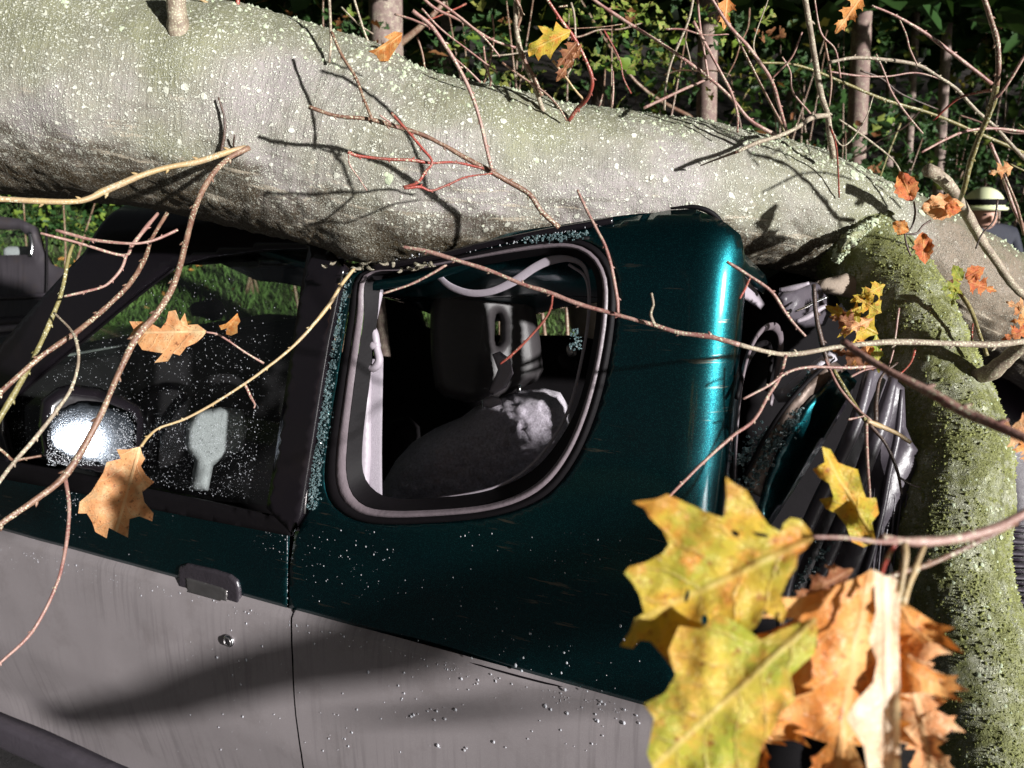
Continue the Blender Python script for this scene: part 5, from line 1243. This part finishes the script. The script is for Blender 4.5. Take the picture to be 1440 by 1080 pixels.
# ---- torn open rear: opening gasket, tailgate, bent roof edge
tube('rear_gasket', [P(x, y, DR(x, y, .012)) for x, y, d in ((1032, 720, 1.20), (1033, 660, 1.21), (1036, 600, 1.22), (1042, 540, 1.25), (1054, 492, 1.29), (1072, 464, 1.34), (1090, 460, 1.38), (1098, 480, 1.41), (1092, 530, 1.42), (1084, 570, 1.42))],
     [.004, .005, .006, .007, .008, .009, .009, .008, .007, .004], M['rubber_grey'], car, 10, ell=(1, .5))
tube('rear_gasket', [P(x, y, DR(x, y, .012)) for x, y, d in ((1036, 560, 1.25), (1048, 515, 1.29), (1064, 488, 1.33), (1080, 484, 1.37), (1084, 510, 1.38), (1078, 550, 1.38))], [.004, .005, .006, .006, .005, .003], M['rubber'], car, 8)
def slab(name, px, dfun, th, mat, par, wd=6, bump=.004, bsc=.03, step=7, back=1.0):
    return puff(name, px, [], step, lambda x, y, h: P(x, y, dfun(x, y) - h), th, wd, M[mat], par, bump=bump, bsc=bsc, back=back)
# inner shell of the rear opening
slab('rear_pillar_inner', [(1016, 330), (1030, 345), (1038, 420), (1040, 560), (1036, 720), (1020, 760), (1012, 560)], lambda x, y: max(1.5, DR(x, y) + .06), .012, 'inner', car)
slab('bent_roof_edge', [(1018, 338), (1030, 340), (1052, 362), (1076, 386), (1080, 398), (1074, 414), (1060, 404), (1040, 380), (1022, 362)], lambda x, y: 1.46 + (x - 1018) * .0028, .012, 'teal', car, bump=.006)
slab('roof_lining', [(1022, 372), (1040, 384), (1060, 402), (1076, 428), (1070, 436), (1045, 420), (1022, 404)], lambda x, y: 1.50 + (x - 1018) * .0028, .014, 'trim', car)
slab('crumpled_trim', [(1095, 412), (1140, 396), (1165, 400), (1168, 440), (1160, 458), (1132, 462), (1108, 448), (1096, 430)], lambda x, y: 1.64 + (x - 1095) * .0015, .018, 'plastic', car, wd=22, bump=.012)
tube('trim_hose', [P(x, y, 1.60) for x, y in ((1120, 452), (1135, 446), (1150, 436), (1162, 430))], [.004, .006, .006, .004], M['trim'], car, 8)
tube('trim_hose', [P(x, y, 1.60) for x, y in ((1118, 438), (1133, 432), (1148, 424), (1164, 418))], [.002, .003, .003, .002], M['chrome'], car, 8)
slab('parcel_shelf', [(1146, 396), (1190, 384), (1240, 404), (1260, 440), (1200, 420), (1150, 410)], lambda x, y: 1.72, .008, 'beige', car)
tube('trim_clip', [P(1096, 408, 1.58), P(1115, 405, 1.57), P(1138, 398, 1.56)], [.004, .006, .003], M['trim'], car, 8)
slab('rolled_cover', [(1086, 552), (1108, 540), (1130, 520), (1155, 500), (1172, 490), (1178, 506), (1160, 522), (1130, 548), (1112, 566), (1094, 566)], lambda x, y: 1.56, .03, 'cloth', car, wd=12)
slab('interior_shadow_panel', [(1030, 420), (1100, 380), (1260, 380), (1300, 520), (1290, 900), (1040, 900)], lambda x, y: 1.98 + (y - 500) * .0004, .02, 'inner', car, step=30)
# tailgate folded back: frame edge, painted skin, bumper with ribs
tg = slab('tailgate', [(1190, 520), (1205, 536), (1196, 560), (1160, 620), (1110, 700), (1080, 745), (1064, 720), (1078, 668), (1098, 622), (1134, 566), (1164, 536)], lambda x, y: 1.44 + (x - 1064) * .0009, .008, 'teal', car, bump=.004)
slab('tailgate_edge', [(1170, 504), (1190, 520), (1160, 546), (1124, 580), (1092, 636), (1070, 700), (1052, 690), (1046, 668), (1074, 620), (1100, 580), (1136, 536)], lambda x, y: 1.43 + (x - 1046) * .0010, .012, 'rust', tg, bump=.006)
line_pts = [(1172, 504, 1.55), (1136, 536, 1.51), (1100, 578, 1.47), (1072, 622, 1.44), (1048, 668, 1.415)]
tube('tailgate_seal', [P(*p) for p in line_pts], [.004] * 5, M['rubber'], tg, 8)
bp = slab('bumper', [(1214, 524), (1236, 516), (1256, 530), (1272, 545), (1274, 600), (1283, 622), (1292, 634), (1286, 645), (1293, 655), (1290, 668), (1286, 690), (1288, 704), (1272, 730), (1262, 760), (1250, 800), (1232, 846), (1200, 900), (1150, 960), (1096, 960), (1090, 860), (1104, 790), (1150, 700), (1180, 630), (1204, 560)], lambda x, y: 1.43 + (x - 1100) * .0003 - (y - 700) * .0001 + .015 * math.sin((x + y * .48 - 1500) * .055), .006, 'plastic', car, bump=.003, step=5)
for pts, w in (([(1224, 522), (1205, 590), (1176, 655), (1140, 730), (1112, 800), (1098, 870)], .012), ([(1256, 532), (1240, 590), (1216, 655), (1190, 720), (1160, 790), (1130, 860)], .014), ([(1268, 548), (1262, 610), (1250, 665), (1240, 720), (1222, 790), (1196, 860)], .006)):
    tube('rib', [P(x, y, 1.405 + (x - 1100) * .0003 - (y - 700) * .0001) for x, y in pts], [w * .6] + [w] * (len(pts) - 2) + [w * .7], M['plastic'], bp, 10, rough=.06)
for k in range(9):
    x = 1214 + k * 7.5
    tube('rib', [P(x + 8 + random.uniform(-2, 2), 690 + random.uniform(-15, 40), 1.415 + (x - 1100) * .0003), P(x + 3, 745, 1.41 + (x - 1100) * .0003), P(x - 3, 800 + random.uniform(-10, 40), 1.405 + (x - 1100) * .0003)], [.0012, .0026, .0012], M['plastic'], bp, 6, rough=.2)
def pcr(a, b, d0, d1, sp):
    def f(r):
        u = r.random(); x = a[0] + (b[0] - a[0]) * u + r.gauss(0, sp); y = a[1] + (b[1] - a[1]) * u + r.gauss(0, sp); return P(x, y, d0 + (d1 - d0) * u)
    return f
crumbs(pcr((1040, 690), (1124, 580), 1.41, 1.49, 6), 300, .005, car)
crumbs(pcr((1114, 560), (1138, 528), 1.50, 1.53, 3), 90, .005, car)
crumbs(pcr((1040, 650), (1075, 610), 1.42, 1.46, 8), 130, .006, car)
crumbs(pcr((1180, 760), (1100, 840), 1.41, 1.39, 8), 130, .005, car)
slab('wheel_arch_liner', [(1040, 980), (1100, 940), (1180, 960), (1260, 1100), (1040, 1100)], lambda x, y: 1.5, .02, 'inner', car, step=20)

# ------------------------------------------------------------------ other vehicles
van = empty('parked_car', at(-60, 480, 4.0) * 1.0, 'dark grey car parked behind the teal off-roader at the left edge', 'car')
van.location.z = 0
bpy.context.view_layer.update()
yv = 4.0
def V2(x, y): p = at(x, y, yv); return (p.x, p.z)
def vf(x, z): 
    zt_ = max(0, z - 1.0); return Vector((x, yv + .25 * zt_ + .08 * max(0, .5 - z) , z))
vb = [V2(-700, 330), (V2(-650, 300)), V2(-100, 296), V2(0, 308), V2(22, 318), V2(34, 345), V2(52, 372), V2(88, 385), V2(96, 400), V2(98, 470), V2(92, 540), V2(-700, 560)]
vwin = [V2(-160, 322), V2(2, 322), V2(16, 334), V2(22, 360), V2(-160, 362)]
M['darkpaint'] = m_paint('dark_grey_paint', (0.045, 0.040, 0.046), (0.06, 0.052, 0.06), .35, .3, 0, .3, streak=.5)
b_ = sheet('body', vb, [vwin], .06, vf, M['darkpaint'], van, .05)
sheet('window', vwin, [], .08, lambda x, z: vf(x, z) + Vector((0, .02, 0)), M['glass'], van)
box('interior', (vwin[0][0], yv + .35, .6), (vwin[2][0], yv + .5, 1.2), M['inner'], van)
box('seat', (V2(-10, 350)[0] - .12, yv + .25, 1.0), (V2(12, 350)[0], yv + .33, V2(0, 350)[1]), M['cloth'], van, .03)
def vt(pts, r, mat, nm): tube(nm, [vf(*V2(x, y)) + Vector((0, -.012, 0)) for x, y in pts], [r] * len(pts), M[mat], van, 6)
vt([(42, 318), (48, 350), (55, 400), (56, 416)], .006, 'rubber', 'door_gap'); vt([(56, 425), (57, 450), (58, 470)], .004, 'chrome', 'trim_strip')
vt([(20, 328), (26, 345), (27, 362)], .01, 'chrome', 'trim_strip')
for k, yy in enumerate((452, 462, 472, 484, 498)):
    vt([(-300, yy + 6), (-60, yy + 4), (94 - k * 2, yy - 6)], .022 - .002 * (k % 2), 'trim' if k % 2 else 'plastic', 'sill_moulding')
vt([(-300, 425), (0, 420), (90, 412)], .012, 'plastic', 'rub_strip')
w0 = V2(-330, 520)
tube('wheel', [Vector((w0[0], yv + .02, .33)), Vector((w0[0], yv + .22, .33))], [.33, .33], M['rubber'], van, 28, sub=3)
# dark car nose behind the mossy limb on the right
dc = empty('dark_car', at(1500, 700, 2.6), 'wet black car nose with slatted grille behind the mossy limb on the right', 'car')
dc.location.z = 0; bpy.context.view_layer.update()
nb = [(1330, 500), (1400, 470), (1520, 465), (1700, 480), (1900, 520), (1900, 1200), (1420, 1200), (1400, 900), (1380, 700), (1340, 600)]
M['wetdark'] = m_plain('wet_black_plum_paint', (0.022, 0.014, 0.024), .25, 0, .15, 40, .3)
puff('body', nb, [], 22, lambda x, y, h: P(x, y, 2.45 + (x - 1400) * .0006 - h), .10, 90, M['wetdark'], dc)
for k in range(9):
    y = 742 + k * 17
    tube('grille_slat', [P(1396, y, 2.34), P(1480, y + 3, 2.33), P(1640, y + 8, 2.36)], [.008, .009, .008], M['plastic'], dc, 8, ell=(.6, 1.6))
    tube('grille_slat', [P(1400, y + 7, 2.36), P(1480, y + 10, 2.35), P(1640, y + 15, 2.38)], [.003, .003, .003], M['chrome'], dc, 6)

# ------------------------------------------------------------------ firefighter behind the trunk
hp = at(1381, 290, 5.6)
per = empty('person', (hp.x, hp.y, bank(hp.x, hp.y)), 'firefighter in dark jacket and yellow helmet with dark band, standing behind the fallen trunk', 'person')
gz = per.location.z; hz = hp.z
M['jacket'] = m_plain('navy_turnout_jacket', (0.02, 0.022, 0.035), .8, 0, .5, 90)
M['skin'] = m_plain('skin', (0.48, 0.27, 0.20), .55, 0, .1, 200, .1)
M['helmet'] = m_plain('luminous_yellow_helmet', (0.84, 0.88, 0.55), .35, 0, 0, 10, .03)
M['refl'] = m_plain('silver_reflective_tape', (0.7, 0.7, 0.66), .3, .3, 0, 10, .05)
Hh = hz + .08 - gz
def jo(x, y, z): return Vector((x, y, z * Hh))
J = [jo(0, 0, .53), jo(0, 0, .66), jo(0, .0, .79), jo(0, -.02, .86), jo(-.09, 0, .50), jo(-.11, -.02, .28), jo(-.12, .02, .04), jo(-.12, -.14, .015), jo(.09, 0, .50), jo(.12, -.03, .28), jo(.14, .02, .04), jo(.14, -.14, .015),
     jo(-.20, 0, .80), jo(-.27, -.02, .63), jo(-.25, -.16, .52), jo(.20, 0, .80), jo(.28, -.02, .63), jo(.26, -.18, .53)]
E = [(0, 1), (1, 2), (2, 3), (0, 4), (4, 5), (5, 6), (6, 7), (0, 8), (8, 9), (9, 10), (10, 11), (2, 12), (12, 13), (13, 14), (2, 15), (15, 16), (16, 17)]
RD = [.17, .16, .17, .07, .12, .09, .07, .05, .12, .09, .07, .05, .09, .07, .05, .09, .07, .05]
me = bpy.data.meshes.new('body'); me.from_pydata(J, E, []); pb = link('body', me, M['jacket'], per)
mm = pb.modifiers.new('skin', 'SKIN'); mm.use_smooth_shade = True
for i, r in enumerate(RD): me.skin_vertices[0].data[i].radius = (r, r * .72)
me.skin_vertices[0].data[0].use_root = True
pb.modifiers.new('sub', 'SUBSURF').levels = 2; pb.modifiers['sub'].render_levels = 2
def ball(name, c, r, mat, parent, cut=None, seg=28):
    bm = bmesh.new(); bmesh.ops.create_uvsphere(bm, u_segments=seg, v_segments=seg // 2 + 2, radius=1)
    for v in bm.verts:
        if cut is not None and v.co.z < cut: v.co.z = cut
        v.co = Vector((c[0] + v.co.x * r[0], c[1] + v.co.y * r[1], c[2] + v.co.z * r[2]))
    me = bpy.data.meshes.new(name); bm.to_mesh(me); bm.free(); me.shade_smooth(); return link(name, me, mat, parent)
hc = Vector((0, -.02, Hh - .10))
head = ball('head', hc + Vector((0, 0, -.04)), (.082, .098, .125), M['skin'], per)
ball('nose', hc + Vector((0, -.102, -.065)), (.014, .02, .024), M['skin'], head, seg=12)
for sx in (-1, 1):
    ball('eye', hc + Vector((sx * .032, -.086, -.035)), (.012, .01, .008), M['inner'], head, seg=10); ball('ear', hc + Vector((sx * .084, 0, -.05)), (.012, .022, .034), M['skin'], head, seg=10)
ball('mouth', hc + Vector((0, -.088, -.108)), (.026, .012, .006), M['rust'], head, seg=10)
hel = ball('helmet', hc + Vector((0, .01, .01)), (.125, .150, .135), M['helmet'], per, cut=-.05)
def hring(z, f, a0, a1, n=16): return [hc + Vector((math.cos(a) * .125 * f, .01 + math.sin(a) * .150 * f, z)) for a in [a0 + (a1 - a0) * k / n for k in range(n + 1)]]
tube('helmet_band', [p + per.location for p in hring(.045, .985, 0, 2 * math.pi)[:-1]], [.017] * 16, M['inner'], hel, 8, closed=True, sub=2, ell=(1.2, .35), up=(0, 0, 1))
tube('helmet_brim', [p + per.location for p in hring(.004, 1.06, 0, 2 * math.pi)[:-1]], [.012] * 16, M['helmet'], hel, 8, closed=True, sub=2)
for z_ in (.60, .70):
    tube('reflective_stripe', [per.location + Vector((math.cos(a) * .185, math.sin(a) * .14, z_ * Hh)) for a in [k * math.pi / 8 for k in range(16)]], [.02] * 16, M['refl'], per, 6, closed=True, sub=2, ell=(1, .3), up=(0, 0, 1))
for sx, jn in ((-1, 14), (1, 17)):
    hb = J[jn] + per.location; pal = ball('hand', J[jn] + Vector((0, -.03, -.02)), (.038, .05, .022), M['jacket'], per, seg=14)
    for k in range(4):
        b = hb + Vector(((k - 1.5) * .018, -.07, -.02)); L_ = (.032, .038, .036, .028)[k]
        tube('finger', [b, b + Vector((0, -L_, -.006)), b + Vector((0, -L_ * 1.5, -.028))], [.009, .008, .006], M['jacket'], pal, 8)
    b = hb + Vector((-sx * .036, -.035, -.02)); tube('thumb', [b, b + Vector((-sx * .018, -.025, -.006)), b + Vector((-sx * .016, -.048, -.014))], [.010, .009, .007], M['jacket'], pal, 8)
# fallen leaves scattered on the ground
V = []; F = []; ro = round_oak()[::2]
for k in range(260):
    x = rn.uniform(-5, 3); y = rn.uniform(3.3, 8); m = orient(Vector((x, y, bank(x, y) + .035)), (rn.uniform(-1, 1), rn.uniform(-1, 1), .15), rn.uniform(.06, .10), rn.uniform(-3, 3)); b = len(V)
    V += [m @ Vector((u, v, .3 * abs(v))) for u, v in ro] + [m @ Vector((.5, 0, 0))]
    F += [(b + i, b + (i + 1) % len(ro), b + len(ro)) for i in range(len(ro))]
tag(mk('leaf_litter', V, F, M['l_orange'], uv=[(.5, .3)] * len(V)), 'dry orange leaves scattered over the grassy bank', 'leaves', kind='stuff')
